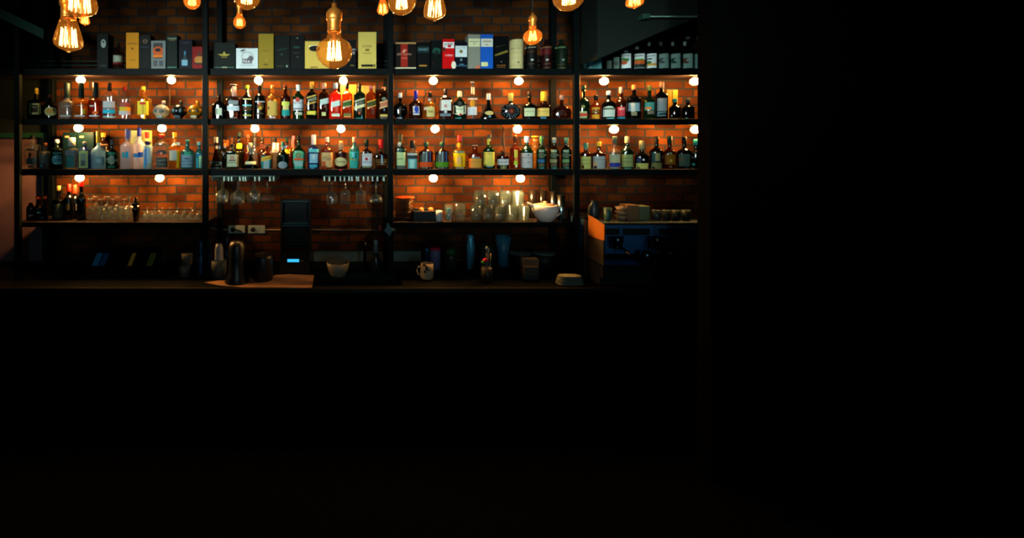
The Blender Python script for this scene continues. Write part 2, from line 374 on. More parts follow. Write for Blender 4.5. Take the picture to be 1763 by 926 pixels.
# ---------------------------------------------------------------- generic bottle
LAST = {}
def bottle(row, x, w, yt, sh, gl, cap, labels, desc, n=2, back=False, name='liquor_bottle', capw=1.18, nr=None, group=None, cat='bottle', dep=.042, Y=None, neck=None):
    """x,w,yt,sh in photo pixels: centre, width, top, (shoulder, neck foot, cap foot)"""
    if Y is None: Y = SF + (.265 if back else .115)
    if 'Y' not in LAST.get('skip', ()):
        key = (row, round(Y, 3)); le = LAST.get(key, -999)
        if x > LAST.get(('x',) + key, -999) and x - w / 2 < le + .3: a_ = le + .3; b_r = x + w / 2; x, w = (a_ + b_r) / 2, b_r - a_
        LAST[key] = x + w / 2; LAST[('x',) + key] = x
    zb = zt_[row] + .0005; yb = CY - (zb - EYE) * F / Y; rx = w / 2 * Y / F; H = Z(yt, Y) - zb; ryb = min(rx, dep)
    ys_, yn, yc = sh; fr = lambda py: Z(py, Y) - zb
    s0, s1, c0 = fr(ys_), fr(yn), fr(yc); rn = (nr * Y / F) if nr else min(.0145, rx * .5)
    if neck == 'bell': prof = [(rx * .93, 0), (rx, H * .03)] + [(rn * 1.0 + (rx - rn) * (1 - t) ** 1.5, H * .03 + (s1 - H * .03) * t) for t in (.12, .25, .4, .55, .7, .85, 1)]
    elif neck == 'disc':
        prof = []
        for i in range(11):
            a = PI * (.04 + .92 * i / 10) ; r = rx * math.sin(a); prof.append((max(r, rn if i > 5 else rx * .45), s1 / 2 - s1 / 2 * math.cos(a)))
        prof[0] = (rx * .5, 0)
    else:
        prof = [(rx * .9, 0), (rx, min(.006, H * .05)), (rx * (1 if neck != 'taper' else 1.0), s0 * .5), (rx, s0)]
        if neck == 'taper': prof = [(rx * .78, 0), (rx * .84, .006), (rx * .93, s0 * .5), (rx, s0)]
        for t in (.15, .3, .45, .6, .75, .88, 1): prof.append((rn + (rx - rn) * (.5 + .5 * math.cos(PI * t)) , s0 + (s1 - s0) * t))
    prof += [(rn, s1 + (c0 - s1) * .6), (rn * 1.0, max(c0, s1 + .001) + .004)]
    def ryf(r): return min(r, ryb) if r > rn else r
    def ne(r): return 2 + (n - 2) * max(0, min(1, (r - rn) / max(rx - rn, 1e-4)))
    sq = [ne(r) for r, z in prof]
    t = thing(name, desc, cat, (X(x, Y), Y, zb), group)
    MB().lathe(prof, gl if not isinstance(gl, str) else G[gl], 24 if n > 2 else 20, sq=sq, ryf=ryf).build('bottle_body' if cat == 'bottle' else 'body', t)
    if cap:
        cr = rn * capw; cm = lm(cap) if not isinstance(cap, tuple) or len(cap) == 3 else cap
        MB().lathe([(cr * .96, c0), (cr, c0 + .002), (cr, H - .003), (cr * .85, H)], cm, 16).build('bottle_cap' if cat == 'bottle' else 'lid', t)
    if labels:
        def surf(xx, zz):
            r = prof[-1][0]
            for (r0, z0), (r1, z1) in zip(prof, prof[1:]):
                if z0 <= zz <= z1 + 1e-9: r = r0 + (r1 - r0) * ((zz - z0) / max(z1 - z0, 1e-6)); break
            if zz < prof[0][1]: r = prof[0][0]
            if zz > H - 1e-5: r = rn
            e = ne(r); q = min(abs(xx) / max(r, 1e-5), .97); rr = ryf(r) * (1.2 if zz > c0 else 1)
            return -rr * (1 - q ** e) ** (1 / e)
        Yf = Y - ryb * .9; X0 = X(x, Y)
        for ci, cl in enumerate(clusters(labels)):
            mb = MB(); decals(mb, [q[1] for q in cl], lambda p: max(-.96 * rx, min(.96 * rx, (p - CX) * Yf / F - X0)), lambda p: Z(p, Yf) - zb, surf, Yf / F, .0012)
            mb.build('neck_label' if max(q[0][3] for q in cl) < (sh[0] + sh[1]) / 2 else 'label', t)
    return t
R = lambda x0, y0, x1, y1, c, s=0: ('r', x0, y0, x1, y1, c, s)
O = lambda cx, cy, rx, ry, c: ('o', cx, cy, rx, ry, c)
T = lambda cx, cy, w, s, c, sl=0, vy=1.3: ('t', cx, cy, w, s, c, sl, vy)

# ---- boxes and tubes on the top shelf
def gift_box(x0, x1, yt, col, items, desc, dep=.09, row=1, Y=None, taper=0, name='gift_box', group='boxed bottles on the top shelf', rough=.5):
    col = LBL[col] if isinstance(col, str) else col
    if max(col) < 70: col = tuple(int(c * .55) for c in col)
    Yf = Y or SF + .045; zb = zt_[row] + .0005; xa, xb = X(x0, Yf), X(x1, Yf); xm = (xa + xb) / 2; H = Z(yt, Yf) - zb
    mb = MB().box(xa - xm, 0, 0, xb - xm, dep, H, pm(LBL[col] if isinstance(col, str) else col, rough, 0, .07), .0015)
    decals(mb, items, lambda p: X(p, Yf) - xm, lambda p: Z(p, Yf) - zb, lambda a, b: 0.0, Yf / F, .0006)
    return tag(mb.build(name, None, (xm, Yf, zb)), desc, 'box', group)
gift_box(167, 186, 58, (9, 22, 20), [O(178, 75, 4.4, 7.5, (150, 165, 155)), O(178, 72, 2, 1.6, 'dgrey'), R(172, 112, 182, 113.5, 'dgrey')], 'near-black gift box with a pale upright oval emblem, far left of the boxes')
gift_box(217, 239, 56, (196, 128, 14), [R(219, 74.5, 238, 75.5, 'brown'), O(228, 83.5, 1.6, 1.6, 'brown'), R(223, 103, 233, 104.2, (140, 90, 20))], 'tall plain mustard yellow gift box with thin brown line')
gift_box(240, 259, 60, (14, 16, 15), [O(250, 71, 4.2, 3.6, (100, 84, 60)), O(250, 71.3, 2.2, 1.6, 'black'), R(241, 80.5, 258, 82, (24, 44, 60))], 'black box with small tan oval crest beside the mustard box')
gift_box(260, 285, 70, (112, 118, 118), [R(264, 74, 280, 101, (52, 54, 52)), O(272, 88, 9, 8, (190, 78, 22)), O(272, 86, 5, 3, 'black'), R(264, 94, 280, 99, (214, 110, 26)), R(264, 104, 271, 114, (74, 76, 78)), R(274, 104, 281, 114, (66, 74, 78))], 'grey picture-front box with a painted orange reflection in its middle')  # orange oval and bar paint a warm reflection onto the front
gift_box(287, 305, 60, (10, 40, 30), [R(288, 65, 304, 67.2, (110, 130, 100)), R(291, 68, 301, 70, (100, 80, 60)), R(288, 115, 304, 117, (60, 110, 90))], 'tall dark green box with pale arc line near its top')
gift_box(308, 331, 68, (12, 18, 40), [R(314, 73, 326, 74, (50, 70, 100)), R(313, 103, 323, 113, (110, 160, 185)), ('p', [(315, 103), (321, 103), (320, 96), (318.5, 94), (317, 96)], (40, 60, 70)), R(317, 88, 319.8, 95, (60, 120, 160))], 'navy blue box printed with a small white-labelled bottle')
gift_box(331, 353, 80, (128, 20, 20), [O(343, 103, 8.4, 7, (176, 120, 50)), R(340, 90, 346.5, 97, (70, 40, 30)), R(335, 108, 351, 111, (50, 24, 16))], 'red box printed with a squat golden bottle')
gift_box(366, 405, 73, (8, 30, 22), [('p', [(375, 93), (383, 93.5), (386, 88), (389, 93.5), (396, 93), (392, 96), (380, 96)], (176, 158, 60)), R(381, 98, 391, 99.2, (140, 130, 50)), R(368, 115.6, 403, 116.6, (60, 110, 90)), R(382, 115, 391, 117, (150, 160, 130))], 'wide dark green box with a gold crown emblem', dep=.11)
skull = [O(426, 98, 10.5, 9, (150, 152, 156)), O(426, 98, 9.4, 8, (205, 214, 216)), R(417, 101, 434, 109.5, (120, 116, 124)), O(431, 101, 5.5, 5, (96, 94, 102)), O(424, 96, 5, 4.5, (214, 220, 222)), O(420, 105, 1.2, 1.8, 'white'), O(424, 106, 1.2, 1.8, 'white'), O(428.5, 106, 1.2, 1.8, 'white'), R(416, 88.5, 421, 92, (190, 196, 200)), R(414.8, 85.8, 422, 88, 'black', .25), T(425, 112.5, 22, 'CRYSTAL HEAD', (110, 116, 120), 0, 1)]
gift_box(406.5, 444, 83, (212, 222, 224), skull, 'square white box with a grey glass skull drawing')
gift_box(445, 471, 58, (146, 122, 34), [R(452, 87, 464, 88, (110, 90, 20)), R(449, 93, 465, 93.6, (170, 145, 55)), R(454, 110, 461, 112, (80, 62, 14)), O(459, 103, 1, 1, (200, 180, 100))], 'tall olive gold box to the right of the skull drawing box')
gift_box(473, 499, 60, (10, 26, 22), [R(478, 84, 494, 85.5, (20, 58, 50), .25), O(485, 94, 1.8, 1.2, (50, 80, 70)), O(494, 114, 1.5, 1.8, (140, 160, 150)), R(476, 113, 488, 114, (50, 56, 20))], 'near-black green box with a small pale dot low on its front')
gift_box(500, 524, 60, (10, 18, 18), [O(512, 65.5, 1.5, 1.5, (110, 115, 90)), R(506, 80, 516, 83, (26, 64, 60)), R(505, 90, 516, 92, (40, 40, 34)), O(512, 98, 1.6, 1.4, (60, 80, 76))], 'black box with faint teal lettering, left of the hat-print box')
gift_box(525, 567, 71, (212, 180, 84), [O(541, 80, 10, 2.6, (245, 236, 170)), O(541.5, 83.5, 9.5, 5, (12, 14, 14)), R(534.5, 114.8, 547, 116.6, (120, 90, 30))], 'cream gold box printed with a black hat shape, partly behind the big globe bulb', dep=.11)
gift_box(568, 613, 70, (12, 14, 18), [R(606, 84, 612, 86, (150, 150, 155)), O(609, 91, 2.2, 3, (120, 120, 130)), R(603, 112, 610, 113.4, (110, 110, 50))], 'black box with white script at its right edge, right of the globe bulb', dep=.10)
gift_box(617, 648, 55, (206, 182, 92), [T(632, 80, 17, "JACK DANIEL'S", (60, 50, 20), 0, 2), R(629, 84, 636, 88, (130, 108, 40)), R(625, 91, 639, 92.5, (150, 130, 60)), R(622, 111, 646, 115, (16, 18, 14)), O(643, 113, 1, 1, (190, 170, 80))], 'tall cream gold box with a black strip near its foot')
gift_box(677, 717, 72.5, (38, 26, 20), [R(676, 73, 716, 75.6, (176, 140, 90)), R(690, 76, 702, 115, (146, 30, 18)), T(696, 93.5, 24, 'REMY MARTIN', (190, 150, 130)), ('p', [(692, 90), (694, 87), (697, 83.5), (697, 86), (701, 85), (698, 88), (696, 91)], (215, 160, 130)), R(691, 98.5, 701, 101.5, (180, 80, 60)), R(678, 116.2, 716, 120, (238, 226, 182))], 'wide dark brown box with a red centre band and cream foot strip')
gift_box(718.5, 740, 72, (10, 18, 20), [R(718.8, 80.5, 739, 90.5, (34, 66, 66)), R(719.6, 81.3, 738.4, 89.7, (10, 16, 18)), T(729, 85.3, 17, 'HENNESSY', (110, 160, 170), 0, 1.8), R(721.5, 112, 735, 114, (190, 132, 50))], 'narrow black box with framed pale lettering and a gold bar')
gift_box(742, 761, 70, (10, 24, 22), [('o', 751.5, 88, 7, 6, (24, 72, 62)), O(751.5, 91, 4, 4, (12, 30, 26)), O(746, 108, 1, 2, (70, 30, 34))], 'black-green box with faint green round print, left of the red box')
gift_box(762, 782.5, 67, (196, 10, 12), [R(763, 72.5, 782, 83, (226, 226, 222)), T(772, 77, 15, 'JIM BEAM', (24, 24, 26), .1, 1.8), O(773.5, 79.5, 3, 2.2, (190, 30, 40)), T(773, 95.5, 14, 'CHERRY', (240, 190, 190)), O(781, 112, 4.0, 7, (228, 220, 200)), R(764, 118, 778, 119, (240, 150, 150)), O(764.5, 85, 2.6, 4, (80, 40, 30))], 'bright red box with a white name panel near its top')
gift_box(783.5, 804.5, 72, (12, 20, 44), [R(784, 79, 804, 98, (206, 222, 226)), T(794, 82.5, 14, 'BALLANTINE', (70, 90, 110)), O(794, 88.5, 3, 3, (120, 108, 50)), O(794, 103, 2, 2.4, (100, 130, 140)), R(784, 112.6, 804, 113.8, (60, 120, 150)), R(791, 110, 798, 111.5, (90, 130, 150))], 'navy box with a square white upper panel and gold seal')
gift_box(806, 827, 59, (128, 130, 118), [R(806.5, 66.5, 826.5, 80.5, (208, 208, 168)), R(808, 71, 824, 72, (90, 94, 84)), O(816.5, 75, 1.6, 1.2, (130, 130, 100)), ('p', [(817, 118), (826.5, 118), (826.5, 112), (821, 113)], (200, 110, 80))], 'tall grey box with cream band, touching the blue box')
gift_box(827.6, 849, 59, (22, 84, 180), [R(828, 66.5, 848.5, 80.5, (206, 206, 190)), R(831, 70.5, 846, 72, (110, 100, 60)), O(838, 77, 2.4, 1, (120, 120, 110)), R(828.5, 107, 840, 114, (206, 210, 150))], 'tall bright blue box with a cream band')
gift_box(851, 876, 62, (10, 14, 15), [('p', [(852, 97), (852, 94), (874, 86), (874, 90)], (110, 100, 40)), ('p', [(853, 82), (853, 81.4), (870, 76), (870, 76.7)], (60, 64, 40)), R(855, 112, 870, 113, (150, 90, 40)), R(855, 115.4, 870, 116.3, (110, 80, 40)), O(863, 106, .8, .8, (120, 130, 130))], 'black box crossed by a slanting gold stripe')
def tube_box(x0, x1, yt, col, bands, desc, neck=0):
    col = tuple(int(c * .6) for c in col) if max(col) < 70 else col
    Y = SF + .085; zb = zt_[1] + .0005; r = (x1 - x0) / 2 * Y / F; H = Z(yt, Y) - zb; xc = (x0 + x1) / 2
    p = [(r * .98, 0), (r, .002), (r, H - .004), (r * .97, H)]
    if neck: p += [(r * .7, H + .001), (r * .35, H + .03), (r * .33, H + .06)]
    mb = MB().lathe(p, pm(col, .5, 0, .08), 24)
    decals(mb, bands, lambda q: X(q, Y - r * .9) - X(xc, Y), lambda q: Z(q, Y - r * .9) - zb, lambda a, b: -r * math.sqrt(max(0.02, 1 - (a / r) ** 2)), Y / F, .0008)
    return tag(mb.build('gift_tube', None, (X(xc, Y), Y, zb)), desc, 'tube', 'boxed bottles on the top shelf')
tube_box(877.5, 900, 70, (190, 178, 126), [R(879.5, 78, 898, 79, (160, 148, 96)), T(889, 83, 13, 'BALVENIE', (90, 80, 50)), R(880, 90, 898, 90.7, (150, 138, 90)), R(880, 99, 898, 99.7, (165, 150, 100)), O(892, 107.5, 2, 1.2, (40, 36, 28)), R(880, 112, 898, 112.8, (160, 145, 95))], 'pale cream round tube on the top shelf')
tube_box(905, 924, 80, (18, 20, 18), [R(906.5, 80, 923, 82.5, (110, 108, 96)), R(909, 86, 921, 91, (44, 26, 16)), O(916, 103, 2.4, 1.8, (170, 175, 170)), R(910, 109, 920, 110.5, (70, 50, 34)), R(909, 118, 921, 119.3, (110, 112, 80))], 'black round tube with silver rim under the small squat hanging bulb')
tube_box(931.5, 950, 80, (44, 14, 12), [R(933, 80, 949, 82.5, (110, 66, 50)), R(934, 84, 948, 94, (78, 14, 14)), O(942, 103, 2.3, 1.8, (150, 145, 140)), R(937, 109, 947, 110.5, (90, 50, 30)), R(937, 116, 947, 117.5, (90, 50, 30))], 'dark red round tube with tapered top', 1)
tube_box(957, 976, 80, (14, 36, 18), [R(959, 80, 975, 82.5, (70, 96, 60)), O(969.5, 103, 2.2, 1.8, (120, 140, 130)), R(962, 110, 973, 111.5, (60, 50, 26)), R(962, 116, 973, 118, (70, 66, 34))], 'dark green round tube with tapered top', 1)
gift_box(1013, 1036, 100, (70, 120, 122), [R(1014, 102, 1019, 117, (120, 165, 165))], 'small pale box with painted teal light, left of the labelled bottle row')  # teal light put into the colour of a pale box
TOPG = 'round-shouldered bottles at the right end of the top shelf'
bottle(1, 203, 19, 76, (93, 86, 81), 'brown', 'black', [R(195, 95, 211, 107, (120, 128, 112)), R(199, 97, 207, 105, (150, 158, 140)), R(195, 108, 211, 110.5, 'dred')], 'reddish bottle with a grey label between the black and mustard boxes', dep=.04)
rr = [(1049, 8, 92, (104, 120), (60, 78, 66), 'far smallest with narrow grey label'), (1061, 11, 84, (98, 120), (80, 104, 92), 'narrow label, second of the row'),
      (1078, 17, 76, (92, 117), 'red', 'white label with red and green fruit'), (1101, 18, 69, (92, 117), 'orange', 'white label with a broad orange band'),
      (1122, 17, 63, (92, 117), 'gold', 'white label with gold foot'), (1142.5, 17, 63, (92, 117), 'dgrey', 'pale label with thin grey mark'),
      (1163, 17, 63, (92, 117), 'dgreen', 'pale label with a dark curl'), (1184, 17, 63, (92, 117), 'brown', 'pale label with small reddish mark')]
for i, (x, w_, yt, (l0, l1), c, ds) in enumerate(rr):
    wd = w_ * .5
    if isinstance(c, tuple): lb = [R(x - wd * .9, l0, x + wd * .9, l1, c), O(x, (l0 + l1) / 2, wd * .5, 4, 'dgrey')]
    else:
        base = (196, 206, 206) if i < 5 else (112, 140, 132)
        lb = [R(x - wd * .92, l0, x + wd * .92, l1, base), R(x - wd * .6, l0 + 3, x + wd * .6, l0 + 5, 'grey')]
        if c == 'orange': lb += [R(x - wd * .92, 103, x + wd * .92, 110, (176, 74, 24)), R(x - wd * .9, 110, x + wd * .9, 116.5, (30, 40, 34)), R(x - wd * .7, 101, x + wd * .7, 103.5, 'green')]
        elif c == 'red': lb += [O(x - 2, 107, 4, 4, (170, 70, 30)), O(x + 1, 103, 3.4, 3, (60, 110, 50)), O(x - 3, 101, 2, 2, 'green')]
        elif c == 'gold': lb += [R(x - wd * .5, 109, x + wd * .92, 112.5, (190, 130, 40)), O(x - 3, 107, 3, 2.6, (50, 90, 40)), O(x - 2, 101, 3, 1.4, 'navy')]
        else: lb += [O(x - 1, 104, 4, 5, c), O(x + 1.5, 103, 2.8, 3, base)]
    if i > 1: lb.append(R(x - 2.5, yt + 7, x + 2.5, yt + 14, (130, 140, 140)))
    bottle(1, x, w_ + 3, yt, (88, 84 if i > 1 else 92, yt + 5), 'dark', 'dgrey', lb, 'dark bottle on the top shelf right end, ' + ds, group=TOPG)
bottle(1, 1203, 19, 63, (88, 84, 68), 'dark', 'dgrey', [R(1195, 92, 1211, 117, (90, 125, 120))], 'dark bottle on the top shelf cut by the added partition edge', group=TOPG)

# ---- upper bottle shelf (row 2)
GA = 'bottles on the upper lit shelf'; a = dict(group=GA)
bottle(2, 62, 24, 152, (176, 170, 162), 'dark', (150, 130, 40), [R(51, 178, 68.5, 197, (196, 190, 110)), R(54, 180.5, 65.5, 193.5, (52, 34, 26)), R(56, 183, 63.5, 186, (130, 120, 90))], 'dark square bottle with cream-framed label, leftmost on the upper lit shelf', n=4, **a)
bottle(2, 87, 24, 163, (184, 172, 168), 'dark', 'brown', [O(86, 192, 9, 7.6, (196, 200, 130)), O(85, 191, 6, 4, (206, 160, 80))], 'squat dark bottle with a round pale yellow label', **a)
def stopper(x, w_, yt, y1, desc, lab, gl):
    bottle(2, x, w_, yt, (y1 + 7, y1 + 2, y1), gl, (16, 34, 32), lab, desc, n=3.5, capw=1.0, nr=4.2, **a)
stopper(115.5, 24, 143, 170, 'clear square bottle with tall dark stopper and faint silver cross print', [R(104, 198, 123, 201, 'silver'), R(112, 181, 120, 182, 'silver'), R(115.5, 178, 116.5, 192, 'grey'), R(106, 183, 126, 184, 'grey')], 'grey')
stopper(140, 24, 142, 169, 'clear square bottle of gold liquor with tall stopper and yellow side label', [R(142, 187, 151, 196, (190, 160, 30)), R(129, 198, 147, 201, 'silver'), R(132, 181, 144, 182, 'grey')], 'gold')
stopper(164.5, 22, 142, 168, 'clear square bottle of amber liquor with tall stopper and low red mark', [R(154, 198, 174, 201, 'silver'), R(155, 181, 162, 183.5, 'silver'), O(164, 194, 5, 3, 'orange')], 'amber')
bottle(2, 188.5, 26, 143, (168, 156, 157), 'clear', 'black', [R(177, 174, 196, 186, (176, 184, 188)), R(177, 185, 196, 188, (90, 130, 130)), R(177, 189, 196, 195, (20, 180, 210)), R(177, 196, 196, 198, 'navy'), R(177, 200, 201, 202, 'aqua')], 'clear rounded bottle with silver and bright cyan label', **a)
bottle(2, 214.5, 24, 150, (172, 163, 156), 'clear', 'dred', [O(214, 180, 8, 5, (150, 70, 60)), R(206, 184, 223, 191, (214, 180, 40)), R(205, 191, 224, 197.5, 'silver')], 'clear bottle with red cap and yellow-silver label', **a)
bottle(2, 246.5, 27, 149, (172, 164, 155), 'gold', 'gold', [R(237, 174, 255, 198, (226, 196, 40)), R(241, 176, 251, 180, 'red'), R(245, 180, 248, 196, (190, 150, 30)), R(238, 196, 254, 198, 'gold')], 'golden tequila-coloured bottle with tall yellow label', n=3, **a)
# skull bottles
def skull_bottle(x, w_, yt, gl, capc, desc, eyec, mouth):
    Y = SF + .10; zb = zt_[2] + .0005; r = w_ / 2 * Y / F; H = Z(180, Y) - zb; t = thing('skull_bottle', desc, 'bottle', (X(x, Y), Y, zb), GA)
    vs = []; fs = []; NU, NV = 28, 16
    def P(u, v):
        th = 2 * PI * u; ph = PI * v; sx, cz = math.sin(ph), -math.cos(ph)
        px_, py_, pz = sx * math.cos(th), sx * math.sin(th), cz
        k = 1.0
        if pz < -.1: k = 1 - .38 * min(1, (-.1 - pz) / .6)
        X_, Y_ = px_ * r * k, py_ * r * .95 * k
        z_ = H * .5 + pz * H * .5
        if py_ < 0:                       # face side
            for ex in (-.38, .38):
                q = math.hypot((px_ - ex) / .25, (pz - .08) / .26)
                if q < 1: Y_ += r * .12 * (1 - q * q)
            q = math.hypot(px_ / .12, (pz + .25) / .2)
            if q < 1: Y_ += r * .15 * (1 - q * q)
            if -.85 < pz < -.5: Y_ -= r * .08
        return (X_, Y_, max(0, z_))
    for j in range(NV + 1):
        for i in range(NU): vs.append(P((i + .5) / NU, max(.001, min(.999, j / NV))))
    for j in range(NV):
        for i in range(NU): fs.append((j * NU + i, j * NU + (i + 1) % NU, (j + 1) * NU + (i + 1) % NU, (j + 1) * NU + i))
    mb = MB().add(vs, fs, gl, True); mb.lathe([(r * .5, 0), (r * .52, .004), (r * .4, H * .2)], gl, 18)
    mb.lathe([(.013, H * .9), (.012, H * 1.05), (.014, H * 1.08)], gl, 12, c=(r * .15, r * .25)); mb.build('bottle_body', t)
    m2 = MB()
    for sx in (-1, 1): m2.lathe([(r * .26, 0), (r * .22, .003)], eyec, 14)
    n0 = len(m2.v) // 2
    for i, sx in enumerate((-1, 1)):
        for k in range(i * n0, (i + 1) * n0):
            vx, vy, vz = m2.v[k]; m2.v[k] = (sx * r * .36 + vx, -r * .76 - vz, H * .56 + vy)
    for i in range(6): m2.box(-r * .36 + i * r * .125, -r * .78, H * .09, -r * .36 + i * r * .125 + r * .10, -r * .50, H * .25, mouth, .002)
    m2.build('skull_face', t)
    m3 = MB().lathe([(.014, H * 1.05), (.0155, H * 1.06), (.0155, H * 1.05 + .024), (.012, H * 1.05 + .028)], capc, 14, c=(r * .15, r * .25)); m3.build('bottle_cap', t)
skull_bottle(278, 27, 176, glass('g_skull', (.6, .64, .62), .5, (.42, .5, .48)), pm((170, 140, 130)), 'clear grey skull-shaped bottle, leftmost of the three skulls', pm((60, 74, 70)), pm((150, 165, 160)))
skull_bottle(308.5, 27, 176, pm((8, 18, 20), .2, 0, .6), pm((8, 10, 10)), 'glossy black skull-shaped bottle, middle of the three skulls', pm((70, 110, 120)), pm((70, 95, 110)))
skull_bottle(337, 28, 176, pm((170, 112, 14), .3, .5, .5), pm((200, 130, 20), .3, .5), 'gold skull-shaped bottle, rightmost of the three skulls', pm((20, 12, 6)), pm((190, 185, 160)))
bottle(2, 377.5, 24, 163, (182, 172, 165), 'dark', 'black', [R(371, 186, 382, 198, (190, 205, 180))], 'dark flask bottle with small square pale label, beside the second post', n=3, **a)
bottle(2, 402, 25, 146, (171, 166, 146), 'brown', 'silver', [R(393, 173, 410, 180, (120, 132, 135)), R(391, 182, 411.5, 190.5, (190, 206, 214)), R(396, 202, 408, 203, 'grey'), R(398.5, 148, 405.5, 165, (206, 160, 140))], 'brown square-shouldered bottle with a silvery white label band', n=3.5, nr=4.8, **a)
bottle(2, 425.5, 20, 147, (171, 159, 153), 'dark', (150, 170, 20), [R(419, 169.5, 432, 171.5, 'cream'), R(417.5, 180, 433, 182.5, 'aqua'), R(419, 184, 432, 190, (90, 60, 30)), R(420, 191, 431, 194, 'dgreen'), R(419, 197, 432, 200, (180, 180, 90)), R(424, 154, 428, 159, 'grey')], 'black bottle with a lime cap and stacked thin bands', **a)
bottle(2, 447, 21, 146, (168, 160, 147), 'dark', (190, 120, 110), [R(439, 174, 455, 176, 'silver'), O(448, 183, 5.5, 7, (90, 66, 40)), O(448, 186, 3, 3, (200, 160, 40)), O(447, 179, 1.4, 3, 'orange'), R(441, 194, 453, 197, (70, 60, 40)), R(443, 147, 446, 160, 'black')], 'black rounded bottle with a painted gold figure emblem', **a)
bottle(2, 469, 21, 147, (171, 162, 148), 'gold', (220, 190, 130), [R(460.5, 174, 477.5, 199, (196, 160, 74)), O(462.5, 186, 1.5, 3, 'brown'), R(464, 201, 474, 203, 'silver')], 'amber bottle with a plain tan label and gold cap', n=3, **a)
bottle(2, 491.5, 18, 147, (169, 161, 149), 'brown', (120, 60, 50), [R(485, 175, 498, 181, (200, 215, 90)), R(487, 181, 497, 189, (214, 200, 120)), R(485.5, 189, 498, 199, (30, 150, 145))], 'slim brown bottle with yellow-to-teal label', **a)
bottle(2, 513.5, 19, 146, (168, 158, 157), 'green', 'white', [R(504.5, 171, 522.5, 190, (200, 208, 214)), O(512.5, 171.5, 4, 4, (180, 60, 50)), T(513, 177, 15, 'BACARDI', (30, 34, 40)), R(505, 186.5, 522, 188, 'black'), R(508, 193, 520, 198, (190, 190, 170))], 'clear green bottle with white label, red seal and white cap', capw=1.3, **a)
# slanted-label square bottles
JG = 'square bottles with slanted labels'
def slant(x, w_, yt, gl, cap, items, desc, capw=1.3):
    bottle(2, x, w_, yt, (164, 156, 153), gl, cap, items, desc, n=5, capw=capw, group=JG, name='whisky_bottle', dep=.045)
slant(537, 19, 141, 'dark', (190, 140, 50), [R(528.5, 164.5, 546.5, 167, (196, 164, 74), .3), T(537.5, 171, 15, 'WALKER', (180, 190, 160), .3, 1.9), R(528.5, 176, 546.5, 178.4, (196, 164, 74), .3), R(528.5, 191, 546, 197.5, (206, 190, 50)), T(537, 194.3, 10, 'GOLD', (240, 225, 130))], 'dark square bottle with gold-edged slanted label and yellow foot label')
slant(558, 18, 143, 'brown', (190, 130, 110), [R(551, 170, 566, 179.5, (176, 196, 190), .25), R(554, 193, 561, 199.5, (190, 196, 130))], 'dark brown square bottle with white slanted label and small pale square')
slant(577.5, 20, 143, 'red', 'grey', [R(570, 174, 587, 183.5, (196, 216, 206), .25), R(571, 195.5, 585, 200.5, (210, 220, 190))], 'bright red square bottle with white slanted label')
slant(597.5, 18, 144, 'amber', 'black', [R(590, 174.5, 606.5, 182.5, (60, 90, 36), .25), R(590, 173, 606.5, 174.5, (200, 190, 130), .25), R(590, 182.8, 606.5, 184, (200, 190, 130), .25), R(592, 195, 604, 199, (90, 110, 60)), R(592, 199.5, 604, 202, (200, 150, 80)), R(596, 156.5, 600, 160, 'cream')], 'amber square bottle with green slanted label, under the fourth lamp', 1.15)
slant(619, 20, 144, 'dgreen', 'black', [R(610, 171, 628.5, 173, (200, 210, 170), .3), T(619, 177, 16, 'WALKER', (110, 140, 120), .3, 1.7), R(610, 181, 628.5, 186, (214, 214, 160), .3), O(618.5, 195, 1.4, 2.4, (200, 90, 60)), R(612, 203, 624, 204, 'teal')], 'near-black green square bottle with broad cream slanted stripe', 1.1)
slant(639, 18, 148, 'amber', (170, 100, 100), [R(632, 175, 647.5, 182, (60, 70, 30), .3), R(632, 173, 647.5, 174.5, (200, 170, 50), .3), R(632, 183, 647.5, 184.5, (200, 160, 60), .3), R(640, 188, 644, 197, (70, 40, 40))], 'amber square bottle with dark slanted label between two gold stripes')
slant(660.5, 16, 150, 'brown', (200, 130, 90), [R(653.5, 175.5, 667, 184, (180, 110, 80), .3), R(653.5, 174, 667, 175.5, (220, 190, 130), .3), R(653.5, 184, 667, 185.5, (220, 190, 130), .3), R(654.5, 197, 667, 201, (200, 180, 100)), R(655, 203, 666, 204, 'grey'), O(661, 170, 4, 2.6, (110, 120, 100))], 'small square bottle with copper slanted label, last before the third post')
gift_box(586, 614, 145.5, (122, 88, 34), [], 'golden yellow box standing behind the slanted-label bottles, left', row=2, Y=SF + .24, group='gold boxes behind bottles')
gift_box(616, 646, 147.5, (120, 112, 62), [O(628, 151, 1, 1, 'brown')], 'pale yellow box standing behind the slanted-label bottles, right', row=2, Y=SF + .24, group='gold boxes behind bottles')
bottle(2, 689, 26, 160, (182, 177, 168), 'dark', 'silver', [R(681, 188, 697, 189, (60, 70, 80)), R(683, 202, 692, 204, 'silver')], 'round dark decanter bottle with silver cap and no label, beside the third post', neck='disc', **a)
bottle(2, 716, 24, 156, (180, 171, 171), 'brown', (20, 24, 130), [R(711, 183, 722, 198, (206, 206, 200)), O(717, 188, 4, 5, (40, 60, 160)), R(712, 193, 721, 195, (40, 60, 160)), R(712.5, 169, 718.5, 172, 'navy')], 'round-shouldered bottle with tall royal blue cap', capw=1.2, **a)
bottle(2, 740.5, 23, 159, (182, 174, 167), 'gold', 'black', [R(735, 184, 748, 201, (200, 186, 120)), R(737, 190, 746, 194, (150, 140, 60)), R(729.5, 184, 735, 189, (210, 190, 180)), R(738, 169, 743, 173, 'silver'), R(737, 203, 746, 204.5, 'orange')], 'gold-liquor bottle with black cap and gold-silver label', **a)
